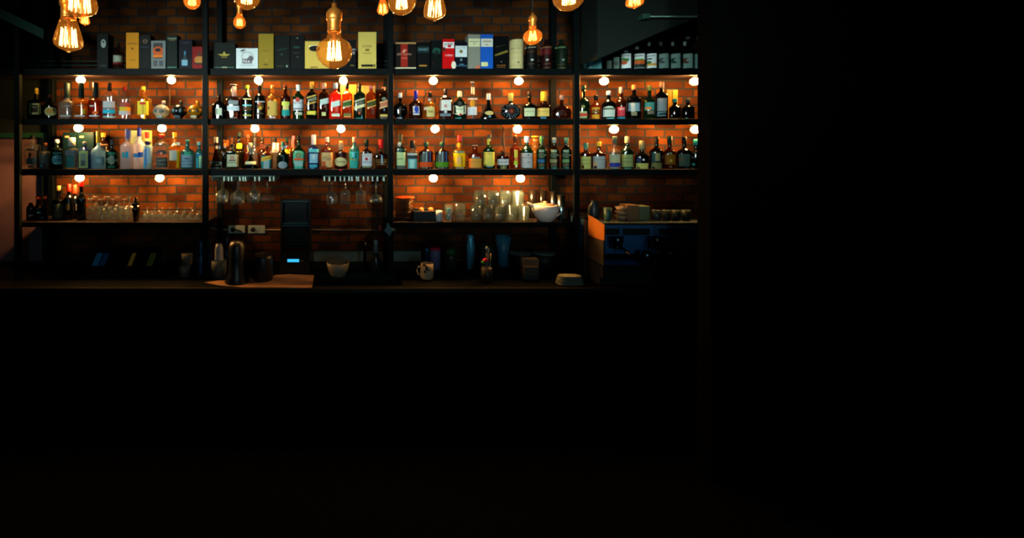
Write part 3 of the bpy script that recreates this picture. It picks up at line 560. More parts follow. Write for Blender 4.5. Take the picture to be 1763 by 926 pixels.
bottle(2, 767, 22, 153, (171, 166, 163), 'brown', (10, 16, 30), [R(757.5, 172, 776.5, 190, (210, 214, 208)), R(764.5, 180, 769.5, 185, (190, 130, 130)), O(767, 192.5, 2.6, 2.4, 'silver'), R(758, 195.5, 775.5, 200, (100, 120, 130)), R(764, 163.5, 769.5, 167, 'silver')], 'square bottle with black stopper, large white label and round seal', n=4, **a)
bottle(2, 791.5, 24, 157, (180, 168, 167), 'dgreen', (206, 206, 160), [('v', 780.5, 180, 802.5, 199, (206, 214, 180)), ('v', 780.5, 180, 802.5, 182, 'black'), O(792, 178, 3.4, 3.4, (60, 64, 60)), T(791.5, 187.5, 16, "Ballantine's", (90, 110, 90)), O(792.5, 197, 2.2, 2, (160, 20, 40)), R(784, 202.5, 794, 204, 'teal')], 'green-black bottle with cream cap and shield-shaped cream label', capw=1.35, **a)
bottle(2, 813.5, 19, 141, (169, 163, 142), 'clear', 'silver', [O(813.5, 178, 4, 7, (206, 140, 30)), R(806, 184, 821, 198, (200, 208, 214)), R(804, 169, 822, 171.5, (200, 180, 170))], 'clear cylinder bottle with long slim neck and square white label', **a)
bottle(2, 841, 32, 161, (199, 176, 172), 'dark', 'silver', [O(842.5, 194.5, 7, 3.6, (196, 180, 110)), R(841, 199, 845, 202, (90, 140, 170))], 'black triangular cognac bottle with small oval gold label', neck='bell', **a)
rays = [('p', [(879.5 + 7.5 * math.cos(t - .05), 191 + 6.6 * math.sin(t - .05)), (879.5 + 14.5 * math.cos(t - .055), 191 + 12 * math.sin(t - .055)), (879.5 + 14.5 * math.cos(t + .055), 191 + 12 * math.sin(t + .055)), (879.5 + 7.5 * math.cos(t + .05), 191 + 6.6 * math.sin(t + .05))], (76, 96, 108)) for t in [2 * PI * i / 18 for i in range(18)]]
bottle(2, 879, 34, 161, (190, 178, 174), 'dark', (205, 170, 80), rays + [O(880, 191, 5.8, 5.6, (70, 30, 22)), O(880, 191, 2.6, 2.8, (130, 50, 30))], 'round black cognac bottle with silver rays around a brown medallion', neck='disc', capw=1.5, **a)
bottle(2, 911.5, 24, 158, (184, 176, 166), 'dark', 'black', [R(904, 186, 921, 200, (190, 200, 160)), R(905, 191, 920, 192, (130, 140, 100))], 'dark bottle with black cap and pale cream label, right of the rayed one', **a)
bottle(2, 936, 26, 158, (184, 176, 174), 'brown', (205, 150, 40), [R(927, 186, 945.5, 200, (206, 176, 90)), R(929, 191, 943, 192, (160, 130, 60)), R(931, 201, 940, 204.5, (50, 110, 140))], 'brown bottle with gold cap and tan cream label, before the fourth post', nr=4.2, **a)
bottle(2, 967, 32, 164, (190, 180, 172), 'brown', (150, 120, 110), [O(968, 194, 6, 5, (46, 18, 16))], 'wide squat dark decanter with round body, beside the fourth post', **a)
bottle(2, 1004.5, 22, 147, (178, 168, 153), 'dgreen', 'dgreen', [O(1004, 183.5, 3, 2.6, (110, 110, 60)), R(999, 191.5, 1010, 203, (150, 170, 120)), R(998, 195, 1011, 200, (190, 50, 40))], 'tall green wine-shaped bottle with red band label, right of the fourth post', **a)
bottle(2, 1026, 17, 164, (182, 177, 172), 'amber', 'black', [R(1019.5, 184.5, 1032, 188.5, (190, 140, 40)), R(1020, 190, 1031, 194, (120, 90, 40)), R(1019.5, 197, 1031.5, 205, (200, 140, 30))], 'short amber bottle with stacked gold label bands', **a)
bottle(2, 1048, 23, 157, (181, 169, 164), 'dark', 'silver', [R(1040, 187, 1058.5, 201, (190, 200, 190)), O(1049, 187, 8, 4.5, (190, 200, 180)), R(1041, 186, 1057.5, 188.5, (40, 60, 40)), R(1045, 203, 1057, 205, 'aqua')], 'black bottle with arched white label and silver cap', **a)
bottle(2, 1069.5, 17, 150, (178, 166, 160), 'brown', (110, 90, 90), [R(1064, 184, 1075.5, 200, (180, 50, 60)), R(1067, 186, 1074, 189, (200, 150, 140)), R(1065.5, 201, 1075.5, 205, (30, 110, 130))], 'slim bottle with red label and blue foot', **a)
bottle(2, 1091.5, 23, 146, (172, 162, 154), 'dark', (200, 110, 60), [R(1082.5, 177, 1101, 191, (120, 150, 160)), R(1088, 177, 1093, 199, (170, 180, 170)), R(1088, 192, 1096, 199, (120, 116, 90))], 'black bottle with grey-blue label and orange-lit cap', **a)  # orange lamplight is put into the cap colour
bottle(2, 1118, 20, 147, (176, 166, 156), 'green', 'olive', [R(1109, 176, 1126, 189, (70, 140, 130)), R(1114, 184, 1121, 188, (210, 120, 40)), R(1116, 190, 1126, 196.5, (110, 100, 84)), O(1113, 173.5, 2.4, 2.4, (160, 140, 40))], 'green bottle with teal label and orange mark', **a)
bottle(2, 1139, 19, 141, (166, 156, 152), 'dark', (200, 130, 90), [R(1131, 169, 1147.5, 191, (150, 160, 164)), ('p', [(1138, 180), (1146, 177), (1144, 182)], 'navy'), R(1134, 192, 1146, 200, (110, 150, 156)), R(1136, 194.5, 1146, 198, (40, 60, 66))], 'tall black bottle with big silver label and black wedge mark', **a)
bottle(2, 1162, 17, 170, (186, 180, 176), 'dark', 'teal', [O(1158.5, 199, 1.8, 2.2, 'silver')], 'short near-black bottle with dim teal cap near the added partition', **a)
bottle(2, 1184, 20, 170, (186, 180, 176), 'dark', 'dgrey', [O(1183, 203, 1.5, 1, 'teal')], 'near-black bottle, last but one before the added partition', **a)
gift_box(1148, 1157, 154.5, (96, 70, 12), [], 'small yellow box half hidden behind the right-end bottles, left one', row=2, Y=SF + .25, group='small yellow boxes on the upper lit shelf')
gift_box(1158, 1167, 154.5, (100, 80, 14), [], 'small yellow box half hidden behind the right-end bottles, right one', row=2, Y=SF + .25, group='small yellow boxes on the upper lit shelf')

# ---- lower bottle shelf (row 3)
b_ = dict(group='bottles on the lower lit shelf')
bottle(3, 56, 25, 233, (251, 246, 239), 'clear', 'black', [R(46, 256, 66, 259, (80, 70, 66)), O(52, 267, 2.6, 4.4, (140, 70, 30)), R(46, 272, 62, 283, (110, 130, 120)), R(49, 285, 60, 289, (160, 130, 110))], 'clear bottle with black cap and orange motif, leftmost on the lower lit shelf', n=3, **b_)
bottle(3, 77, 18, 246, (264, 258, 252), 'grey', 'brown', [R(69, 265, 84, 281, (100, 110, 104)), O(72, 285, 2, 2.4, 'cyan')], 'small greyish bottle with a plain dull label, second on the lower lit shelf', **b_)
bottle(3, 98, 21, 240, (259, 251, 246), 'dgreen', (190, 190, 185), [O(98, 275, 8.8, 8.4, (70, 150, 165)), R(91, 262, 105, 265, (40, 110, 110)), O(95, 271, 3, 2, (140, 200, 220)), R(93, 280, 104, 282, 'aqua')], 'dark green bottle with a round pale blue label', **b_)
bottle(3, 123.5, 25, 237, (259, 254, 252), 'clear', (150, 160, 160), [R(113, 259, 134, 267, (100, 120, 135)), R(115, 268, 128, 288, (40, 120, 125)), R(129, 268, 134, 287, (110, 110, 110))], 'clear square gin bottle with teal label and grey cap', n=4.5, capw=1.25, nr=4.4, **b_)
bottle(3, 146, 21, 244, (259, 253, 249), 'blue', 'grey', [R(136, 259.5, 150.5, 289, (190, 214, 130)), O(143, 261, 6, 2.4, (190, 214, 130)), R(139, 264, 148, 286, (130, 160, 140)), R(140, 276, 147, 286, (84, 100, 100))], 'deep blue bottle with an arched yellow-green label', n=3, **b_)
bottle(3, 169.5, 25, 226, (262, 250, 246), 'ice', 'gold', [R(160, 270, 178, 284, (110, 145, 155)), O(170, 277, 4, 4, (140, 180, 190)), R(159, 286, 179, 287.5, (140, 170, 180))], 'pale blue barrel-shaped bottle with embossed label', **b_)
bottle(3, 192, 24, 240, (263, 255, 250), 'dgreen', 'dgrey', [('d', 192, 275.5, 11.5, 8.6, (120, 140, 124)), R(186, 262, 197, 267, (20, 110, 84)), R(186, 285, 197, 289, (20, 100, 78))], 'dark bottle with a grey diamond-shaped label', **b_)
for i, (xa_, xb_) in enumerate(((108, 131), (133, 161))):
    gift_box(xa_, xb_, 227.5, (10, 46, 52), [R(xa_ + 4, 234, xa_ + 11, 237, (220, 140, 90))], 'dark teal box standing behind the gin bottles, ' + ('narrower left one' if i == 0 else 'wider right one'), row=3, Y=SF + .24, group='teal boxes behind gin bottles')  # small orange rectangle paints a lit spot on each box
bottle(3, 178, 17, 229, (248, 240, 236), 'brown', 'gold', [R(170, 248, 185, 250, (170, 120, 80))], 'amber bottle standing behind the diamond-label bottle', back=True, **b_)
gift_box(224, 254, 224.5, (150, 158, 104), [], 'pale yellow-green box behind the frosted bottles', row=3, Y=SF + .275, group='pale box')
bottle(3, 219, 23, 222, (252, 242, 239), 'frost', (120, 120, 170), [R(210, 262, 215, 271, (30, 150, 170)), R(216, 261, 221, 272, (20, 150, 190)), R(216, 224, 222, 238, (110, 100, 150))], 'frosted bottle with two turquoise blocks', capw=1.2, **b_)
bottle(3, 236.5, 24, 220, (251, 238, 235), 'frost', (24, 34, 110), [R(226, 264, 244, 271, (40, 130, 190)), R(238, 262, 247, 270, (24, 60, 160)), R(226, 271, 243, 273, (190, 180, 200))], 'frosted bottle with navy cap and blue label', capw=1.2, **b_)
bottle(3, 254.5, 15, 243, (252, 250, 249), 'ice', (14, 18, 60), [R(249, 255, 252.5, 285, (60, 120, 200)), R(253, 255, 258, 281, (110, 170, 215)), R(248, 276, 250, 290, (40, 160, 220))], 'slim tall sky blue cylinder bottle with dark blue cap', capw=1.7, name='vodka_bottle', Y=SF + .06, **b_)
bottle(3, 253.5, 17, 227, (247, 240, 238), 'clear', 'red', [R(257, 256, 262, 271, 'pink')], 'clear bottle with red cap behind the slim sky blue one', Y=SF + .215, capw=1.3, **b_)
bottle(3, 278, 25, 231, (250, 241, 237), 'clear', (206, 40, 30), [O(278, 262, 8.5, 4.4, (60, 60, 56)), R(270, 263, 280, 267, (170, 50, 40), .3), O(278, 264, 2, 1.6, 'peach'), R(269, 271, 288, 288, (56, 64, 60)), R(271, 275, 286, 277, (110, 120, 114), .15), R(271, 282, 285, 283, (120, 124, 118), -.1)], 'clear tequila bottle with red cap and dark printed label', n=3, capw=1.3, **b_)
bottle(3, 300, 22, 228, (255, 246, 236), 'gold', (226, 180, 40), [R(291, 259, 307, 276, (170, 180, 176)), R(293, 262, 296, 275, (220, 200, 150)), R(304, 259, 308.5, 289, (230, 190, 30)), R(297, 245, 307, 250, (220, 220, 190))], 'clear bottle with yellow cap and diagonal yellow ribbon', capw=1.15, **b_)
bottle(3, 322, 25, 240, (262, 254, 243), 'teal', (60, 160, 140), [R(312, 266, 333, 288, (110, 150, 170)), R(317, 262.5, 328, 266.5, (30, 150, 120)), R(312, 277, 333, 278, (70, 100, 110)), R(318, 272, 326, 274, (50, 70, 90)), R(313, 283, 331, 284, (70, 100, 110))], 'wide pale blue jug bottle with slim green neck', **b_)
bottle(3, 343, 13, 244, (262, 256, 250), 'teal', (130, 190, 180), [R(338, 264, 348, 270, (20, 110, 160)), R(337.5, 271, 341.5, 289, (40, 150, 170)), R(342.5, 268, 347.5, 289, (120, 200, 180))], 'small turquoise bottle beside the second post', **b_)
bottle(3, 372, 22, 236, (275, 255, 246), 'brown', 'silver', [R(360.5, 278.5, 381.5, 290, (120, 140, 136)), R(362, 280, 380, 288, (24, 26, 24)), R(364, 283, 378, 284.6, (130, 124, 96)), R(369, 251, 377, 256, 'silver')], 'dark bottle with low grey-framed rectangular label', neck='bell', **b_)
bottle(3, 400.5, 23, 248, (262, 258, 252), 'dgreen', 'black', [R(391, 266, 409.5, 287, (190, 205, 170)), O(400, 271, 4.4, 3.6, (190, 150, 130)), R(394, 275, 406, 277, (90, 60, 50)), R(391.5, 279.5, 409, 280.3, 'dgrey')], 'square dark green bottle with large pale label', n=4.5, **b_)
bottle(3, 431, 31, 246, (280, 266, 256), 'dark', (150, 145, 120), [R(421.5, 278, 440, 283, (205, 220, 180)), R(426, 290, 435, 291.5, (40, 100, 110)), O(432, 260, 4, 5, (130, 125, 100))], 'black bell-shaped bottle with a bright white band', neck='bell', **b_)
bottle(3, 459, 21, 251, (266, 260, 256), 'amber', 'brown', [R(449.5, 268, 468.5, 291, (30, 130, 130)), R(454, 274, 463.5, 290, (150, 180, 190)), R(450, 269, 468, 276, (236, 190, 50), .25), T(459, 272.5, 14, 'Cointreau', (40, 30, 20), .25, 1.6)], 'square orange-liqueur bottle with a yellow ribbon label', n=4.5, **b_)
bottle(3, 487, 21, 244, (270, 258, 252), 'dgreen', (70, 120, 100), [O(486.5, 284, 8, 6.2, (140, 160, 170)), R(484, 251, 492, 256, (150, 175, 185), .3)], 'round dark bottle with pale oval label low on its front', **b_)
bottle(3, 514.5, 22, 233, (262, 250, 242), 'green', 'black', [R(505, 264, 524, 290.5, (70, 180, 150)), O(514.5, 264, 9, 4.5, (110, 195, 140)), O(514, 267.5, 5, 4.4, (100, 96, 60)), O(514, 267.5, 3.6, 3.2, (130, 150, 100)), R(506, 272.3, 523, 276, (220, 80, 26)), R(507, 277.5, 521.5, 286, (150, 195, 190))], 'green square bottle with orange stripe on a mint label', n=4, **b_)
bottle(3, 540, 20, 232, (256, 250, 249), 'blue', (225, 200, 190), [R(532, 256.5, 548.5, 262, (90, 190, 200)), R(533, 264.5, 547, 280.5, (140, 190, 215)), O(540, 270, 3, 4, (190, 214, 220)), R(533, 283, 546, 288, (60, 170, 190)), ('d', 538, 289, 4, 3, (60, 140, 190))], 'sapphire bottle with white cap and pale blue label', capw=1.35, n=3, **b_)
bottle(3, 563, 21, 236, (259, 252, 244), 'amber', 'peach', [R(553.5, 262.5, 572.5, 288, (216, 180, 120)), T(563, 271.5, 15, 'WILD', (90, 80, 60), 0, 1.4), T(563, 275, 16, 'TURKEY', (120, 100, 70), 0, 1.0), R(554, 277.5, 561, 288, (190, 90, 50)), R(555, 285.5, 563, 287.5, (100, 40, 24))], 'amber bourbon bottle with tan label and red corner', **b_)
bottle(3, 587, 23, 243, (264, 259, 256), 'brown', (190, 130, 80), [O(586.5, 278.5, 10.8, 8, (196, 186, 124)), O(586.5, 278.5, 9.4, 6.8, (214, 204, 146)), T(586.5, 278, 16, 'Drambuie', (60, 60, 50), 0, 1.5), R(583, 246, 591, 258, (200, 160, 110))], 'dark brown bottle with a wide cream oval label', **b_)
bottle(3, 610, 18, 236, (259, 250, 245), 'teal', (190, 120, 100), [R(602, 261, 617.5, 289, (50, 170, 165)), ('p', [(605, 273), (607, 265), (609, 265), (607, 274)], 'black'), ('p', [(611, 271), (613, 263), (615, 263), (613, 272)], 'black'), R(603, 274, 617, 276, (150, 140, 70), -.15), R(606, 262, 609, 270, (130, 215, 230))], 'tapering turquoise patterned bottle', neck='taper', **b_)
bottle(3, 631, 20, 241, (262, 256, 251), 'brown', (14, 34, 26), [R(621.5, 264.5, 640.5, 286, (206, 214, 224)), T(631, 268.5, 15, 'JIM BEAM', (140, 130, 100), 0, 1.6), O(631, 273.5, 2.6, 2.6, (170, 30, 30)), R(624, 278, 638, 280, (150, 160, 170)), R(624, 286, 639, 289, (110, 120, 80))], 'bourbon bottle with white label, red seal and green-black cap', n=3.5, capw=1.35, **b_)
bottle(3, 656, 26, 240, (268, 262, 256), 'brown', (190, 30, 30), [('p', [(643.5, 272), (668.5, 272), (667, 288.5), (645, 288.5)], (226, 204, 130)), R(647, 275, 666, 276, (150, 130, 70)), R(647, 278.5, 665, 279.5, (160, 140, 80)), R(648, 282.5, 664, 283.3, (170, 150, 90))], 'square bottle dipped in red wax with a cream label', n=4, capw=1.5, **b_)
for (x, w_, yt, gl, cap, lb, ds) in [
    (387, 14, 239, 'dark', 'black', [R(384, 241.5, 392.5, 251, (226, 100, 40))], 'dark bottle with an orange neck label behind the pale-label bottle'),
    (397, 12, 237, 'gold', 'brown', [], 'small amber bottle behind and above the square dark green one'),
    (410, 20, 228, 'dark', (20, 40, 40), [R(405.5, 247, 415, 255.5, (230, 190, 30)), T(411, 251, 2, '7', 'brown')], 'tall dark bottle with yellow square label in the rear row'),
    (426, 13, 231, 'amber', 'brown', [], 'clear amber bottle behind the bell-shaped one, left'),
    (437, 14, 229, 'clear', 'black', [], 'clear bottle with black cap behind the bell-shaped one, right'),
    (450, 17, 236, 'brown', 'black', [R(446, 248, 454, 256, (60, 30, 26))], 'brown bottle with black cap behind the yellow-ribbon bottle'),
    (473.5, 18, 237, 'grey', 'black', [R(468, 246, 479, 262, (200, 190, 190))], 'white-necked bottle in the rear row left of the oval-label bottle'),
    (494, 14, 238, 'brown', 'dgreen', [R(490, 257, 499, 264, (190, 170, 40)), R(493, 253, 496, 255, 'red')], 'dark bottle with yellow mark in the rear row'),
    (503, 12, 234, 'amber', 'pink', [R(498, 240, 506, 254, (200, 110, 90))], 'pink-capped bottle behind the green bottle')]:
    bottle(3, x, w_, yt, (262, 254, yt + 7), gl, cap, lb, ds, back=True, **b_)
bottle(3, 689.5, 19, 231, (256, 251, 245), 'green', (40, 50, 34), [R(680.5, 262, 698, 285, (190, 220, 160)), R(684, 272, 694, 275, (150, 180, 120)), O(688, 248, 3.4, 4.4, (206, 206, 190)), R(681, 286, 698, 293, (90, 104, 96)), R(681, 257, 698, 259, (60, 90, 80))], 'tall bottle with pale green label, right of the third post', n=3, **b_)
bottle(3, 710, 19, 242, (262, 257, 255), 'clear', (10, 20, 24), [R(702, 264, 719, 267, (180, 215, 215)), R(702, 268, 719, 273, (30, 60, 70)), R(703, 273.5, 718, 290, (100, 190, 195)), R(706, 275, 714, 289, (170, 225, 220))], 'clear bottle with chunky black cap and icy label', capw=1.45, **b_)
for x, bc, ds in ((733.5, (224, 84, 26), 'orange'), (761, (84, 150, 30), 'green')):
    st_ = [R(x - 9 + i * 3.1, 261, x - 7.6 + i * 3.1, 290, cc) for i, cc in enumerate([(90, 110, 100), (130, 160, 150), (100, 130, 120), (150, 190, 190), (60, 70, 90), (60, 120, 190)])]
    bottle(3, x, 24, 245, (262, 256, 252), 'brown', (30, 70, 56), st_ + [R(x - 11.4, 279, x + 11.4, 287.3, bc)], 'ribbed rounded bottle with a bright %s band round its foot' % ds, capw=1.4, **b_)
bottle(3, 791, 22, 233, (261, 254, 243), 'gold', (170, 30, 40), [R(781.5, 263.5, 801.5, 287, (232, 190, 20)), R(784, 260, 800, 263, (110, 140, 120)), O(790, 276, 4, 7, (226, 180, 110)), R(794, 268, 796, 286, (170, 110, 20)), O(791.5, 250, 5, 4, (214, 140, 40)), R(785, 288, 799, 292, (150, 150, 130))], 'bottle with large yellow label and red-topped gold cap', **b_)
bottle(3, 818, 24, 250, (266, 262, 251), 'amber', (200, 190, 150), [R(807, 273, 829.5, 289, (206, 150, 60)), R(809, 278, 828, 279, (170, 120, 40)), R(812, 270, 826, 272.5, (110, 140, 140)), R(811, 290, 827, 293, (130, 130, 120))], 'short round amber bottle with a tan label', nr=4, **b_)
bottle(3, 842, 20, 232, (258, 251, 240), 'green', (30, 40, 50), [R(833, 262, 852, 283, (214, 206, 90)), O(842.5, 283, 9, 3.5, (200, 200, 90)), R(835, 264.5, 850, 265.5, (130, 120, 50)), R(838, 286, 848, 288, (40, 110, 150)), R(841, 238, 844.5, 249, (150, 160, 60))], 'tall green bottle with yellow rounded label', **b_)
bottle(3, 866, 21, 259, (270, 265, 262), 'brown', 'brown', [R(857, 274, 876.5, 284, (206, 208, 206)), T(866.5, 279, 14, 'FEW', (60, 64, 64), 0, .8), R(862, 285, 872, 294, (90, 110, 70)), R(866, 285, 868, 294, (170, 160, 90))], 'short bottle with white label band', capw=1.6, **b_)
bottle(3, 887, 18, 233, (258, 249, 243), 'amber', 'brown', [R(885.5, 258, 891, 271, (206, 190, 60)), R(886, 271, 891, 277, (214, 120, 60)), R(885, 277, 891, 284, (180, 206, 50)), R(887, 284, 890, 288, 'pale')], 'clear amber bottle with narrow vertical yellow stripe label', **b_)
bottle(3, 907, 21, 235, (260, 250, 245), 'green', (200, 210, 220), [R(898.5, 263.5, 917, 289, (176, 176, 176)), R(899, 271, 917, 272, (110, 110, 110)), R(908, 278.5, 911.5, 280, 'dgrey'), O(909, 267, 1.5, 1.5, 'dgrey'), R(904, 291, 913, 293, 'teal')], 'green bottle with white cap and large grey-white label', capw=1.3, **b_)
for x, ds, cap, c1, gl in ((932.5, 'green neck and blue mark', (40, 90, 60), (40, 90, 140), 'green'), (954, 'brown neck and grey mark', (140, 150, 140), (130, 124, 84), 'brown'), (975, 'near-black neck, beside the fourth post', (60, 110, 90), (90, 130, 80), 'dark')):
    bottle(3, x, 17, 234 + (x > 950) * 3, (259, 250, 246), gl, cap, [R(x - 3.6, 258, x + 4, 262, (110, 140, 120)), R(x - 7, 266, x + 8, 268, (110, 120, 96)), R(x - 4, 263, x + 4, 272, (70, 84, 66)), R(x - 5, 274, x + 4.5, 280, c1), R(x - 4, 281, x + 4, 287, (80, 74, 50)), R(x - 4, 288, x + 4, 293, (50, 120, 120))], 'dark slim bottle with stacked badge labels, ' + ds, **b_)
bottle(3, 921, 13, 234, (262, 252, 236), 'gold', 'gold', [], 'plain gold bottle in the rear row behind the badge-label bottles', back=True, nr=5, **b_)
bottle(3, 1008.5, 20, 246, (265, 260, 256), 'brown', (60, 120, 100), [R(1000.5, 269.5, 1017, 293, (160, 166, 90)), R(1002, 275, 1016, 276, (120, 120, 60)), R(1002, 281, 1016, 282, (120, 120, 60))], 'brown bottle with yellow-green label, right of the fourth post', **b_)
bottle(3, 1031, 23, 244, (266, 260, 252), 'brown', 'gold', [R(1021, 269, 1042, 291.5, (140, 150, 150)), O(1025, 282, 4, 4, (180, 140, 100)), R(1023, 274, 1040, 275, (110, 116, 116))], 'brown bottle with wide grey-white label', **b_)
bottle(3, 1058, 21, 235, (262, 254, 247), 'clear', (40, 60, 56), [R(1049, 266, 1067, 280, (150, 156, 120)), R(1051, 268, 1066, 270, 'grey'), R(1050, 280.5, 1068, 287, (20, 50, 140)), R(1053, 288, 1063, 291, (70, 130, 130)), R(1055, 293, 1062, 296, 'red')], 'bottle with cream label over a blue band', **b_)
bottle(3, 1079.5, 21, 235, (262, 250, 246), 'dgreen', (120, 110, 80), [R(1071, 266, 1089.5, 287.5, (120, 136, 84)), R(1073, 272, 1088, 273, (80, 96, 60)), R(1073, 278, 1088, 279, (80, 96, 60)), R(1076, 289, 1086, 292, 'teal')], 'dark green-blue bottle with olive label', **b_)
bottle(3, 1105, 24, 242, (270, 261, 257), 'dark', (120, 116, 80), [R(1094.5, 281, 1116, 292, (170, 170, 90)), O(1107.5, 275, 1.8, 2, 'silver'), R(1099, 271, 1104, 280, (24, 40, 70))], 'dark bottle with low cream label strip', capw=1.4, **b_)
bottle(3, 1130, 21, 235, (262, 252, 247), 'dark', (20, 18, 16), [R(1122, 263, 1136, 279, (34, 66, 66)), R(1129, 264, 1136, 277, (130, 134, 90)), R(1120, 280, 1139, 292, (120, 120, 70))], 'dark bottle with two-part label, pale square over olive strip', **b_)
bottle(3, 1153, 21, 234, (264, 254, 248), 'brown', 'dgreen', [R(1144, 266, 1162, 283, (150, 96, 20)), O(1155, 276.5, 2, 2.4, (220, 180, 80)), O(1155, 287, 2, 2, 'grey'), O(1154, 264, 2.4, 2, (90, 130, 120))], 'brown bottle with dull orange label', **b_)
bottle(3, 1178, 23, 236, (262, 254, 247), 'dark', (20, 22, 24), [R(1168.5, 265, 1187, 286, (70, 96, 84)), O(1174, 274, 3, 4, (110, 90, 70)), R(1179, 287, 1184, 294, (30, 60, 66))], 'dark bottle with dull green label near the added partition', **b_)
bottle(3, 1198, 17, 240, (264, 256, 250), 'dark', 'teal', [O(1196, 283, 2, 2.4, 'teal'), O(1196, 291, 2, 2.4, 'grey')], 'dark bottle cut by the added partition edge on the lower lit shelf', **b_)

# ---------------------------------------------------------------- shelf 4 left: bottles and glasses
g4 = dict(group='bottles at the left end of the bottom shelf')
for (x, w_, yt, gl, cap, lb, ds) in [
    (53, 13, 352, 'dark', 'dgrey', [O(53, 371, 3, 1.4, 'grey')], 'tiny dark bottle with grey cap, far left of the bottom shelf'),
    (66, 12, 339, 'dark', (226, 90, 20), [O(68, 366, 4, 1.6, 'aqua')], 'small dark bottle with painted orange glint as cap and pale blue mark'),  # orange of this cap and the next paints a warm glint
    (76, 12, 338, 'dark', (230, 110, 24), [O(72, 375, 2, 1.8, 'aqua')], 'small dark bottle with bright painted orange glint as cap, second of the pair')]:
    bottle(4, x, w_, yt, (358, 350, yt + 4), gl, cap, lb, ds, Y=SF + .13, capw=1.25, **g4)
bottle(4, 101, 20, 320, (346, 338, 328), 'dark', (190, 160, 80), [R(92, 351, 109.5, 375, (76, 92, 70)), R(101.5, 322, 104.5, 333, (190, 150, 80))], 'dark wine bottle with wide dull green label', Y=SF + .13, **g4)
bottle(4, 117.5, 17, 317, (342, 334, 329), 'dark', (214, 30, 24), [R(114, 351, 119, 362, (110, 100, 60))], 'dark wine bottle with red capsule and narrow label', Y=SF + .13, capw=1.15, **g4)
bottle(4, 129, 14, 318, (344, 335, 333), 'dark', (200, 50, 30), [R(130, 351, 136, 362, (110, 110, 116))], 'dark wine bottle with dull red capsule, middle of the red-capped group', Y=SF + .20, **g4)
bottle(4, 140, 14, 311, (342, 331, 321), 'dark', (224, 24, 26), [], 'tall dark wine bottle with scarlet capsule, under the lamp', Y=SF + .13, **g4)
GL = G['crystal']
def drink_glass(kind, name, label, group, px, py_top, py_base, wpx, Y, zb=None, up=True):
    zb = (zt_[4] + .0005) if zb is None else zb; r = wpx / 2 * Y / F; H = (py_base - py_top) * Y / F
    t = thing(name, label, 'glass', (X(px, Y), Y, zb), group); mb = MB()
    if kind == 'tumbler':
        mb.lathe([(r * .86, 0), (r * .9, .004), (r, H), (r * .94, H), (r * .84, .012), (.001, .012)], GL, 20)
    elif kind == 'inv':       # upside-down stemmed glass: rim down, foot up
        mb.lathe([(r * .82, 0), (r * .95, H * .2), (r, H * .4), (r * .8, H * .56), (r * .25, H * .66), (.004, H * .70), (.0035, H * .93), (.012, H * .975)], GL, 20, closed=False)
        mb.build('bowl', t); MB().lathe([(r * .2, H * .965), (r * .8, H * .98), (r * .8, H), (.002, H)], GL, 20).build('foot', t); return t
    elif kind == 'bowl':      # upside-down coupe
        mb.lathe([(r, 0), (r * .97, H * .25), (r * .8, H * .5), (r * .3, H * .68), (.004, H * .74), (.004, H * .93)], GL, 20, closed=False)
        mb.build('bowl', t); MB().lathe([(.004, H * .93), (r * .62, H * .97), (r * .62, H), (.002, H)], GL, 18).build('foot', t); return t
    mb.build('body', t); return t
for i in range(8):
    x = 156 + i * 9.6; Y = SF + (.12 if i % 2 == 0 else .24)
    drink_glass('inv', 'wine_glass', 'upside-down stemmed glass, %s from the left after the red-capped bottles' % ords[i], 'upside-down stemmed glasses on the bottom shelf left', x, 344, 381, 15, Y)
for i in range(8):
    for j in range(2):
        drink_glass('bowl', 'coupe_glass', '%s upside-down coupe glass, %s from the left before the second post' % ('rear' if j else 'front', ords[i]), 'upside-down coupe glasses on the bottom shelf', 248 + i * 13.2 + j * 5, 364, 381, 12.8 - j * .6, SF + .09 + j * .16)
t = thing('cocktail_shaker', 'slim dark shaker standing among the glasses on the bottom shelf left', 'shaker', (X(234, SF + .05), SF + .05, zt_[4] + .0005))
MB().lathe([(.022, 0), (.030, .10), (.032, .14)], pm((70, 66, 60), .2, 1, .5), 20).build('tin', t)
MB().lathe([(.032, .14), (.028, .165), (.014, .185), (.014, .205), (.010, .21)], pm((80, 76, 70), .2, 1, .5), 20).build('lid', t)

# ---------------------------------------------------------------- bay 2: hanging glass racks and glasses
def glass_rack(x0, x1, ticks, label):
    Y = SF + .03; t = thing('glass_rack', label, 'rack', (X((x0 + x1) / 2, Y), Y, zt_[3] - .026), 'under-shelf glass racks')
    xm = X((x0 + x1) / 2, Y); z1 = Z(304, Y) - t.location.z
    MB().box(X(x0, Y) - xm, 0, z1, X(x1, Y) - xm, .30, -.0005, pm((60, 80, 74), .4, .8), .002).build('top_plate', t)
    for tx in ticks:
        xx = X(tx, Y) - xm; h = Z(311.5, Y) - t.location.z
        mb = MB().box(xx - .005, .004, h, xx + .005, .29, z1, pm((225, 245, 225), .35, .2)); mb.box(xx - .011, .004, h - .003, xx + .011, .29, h, pm((110, 130, 120), .35, .8)); mb.build('channel', t)
glass_rack(362, 474, [365, 385.5, 393, 398.5, 412.5, 418.5, 422.5, 438.5, 446, 464.5, 471], 'steel glass rack under the shelf, left one')
glass_rack(555, 665, [558.5, 567, 577, 586, 593, 601, 606, 614, 617, 626, 633.5, 641.5, 650, 661], 'steel glass rack under the shelf, right one')
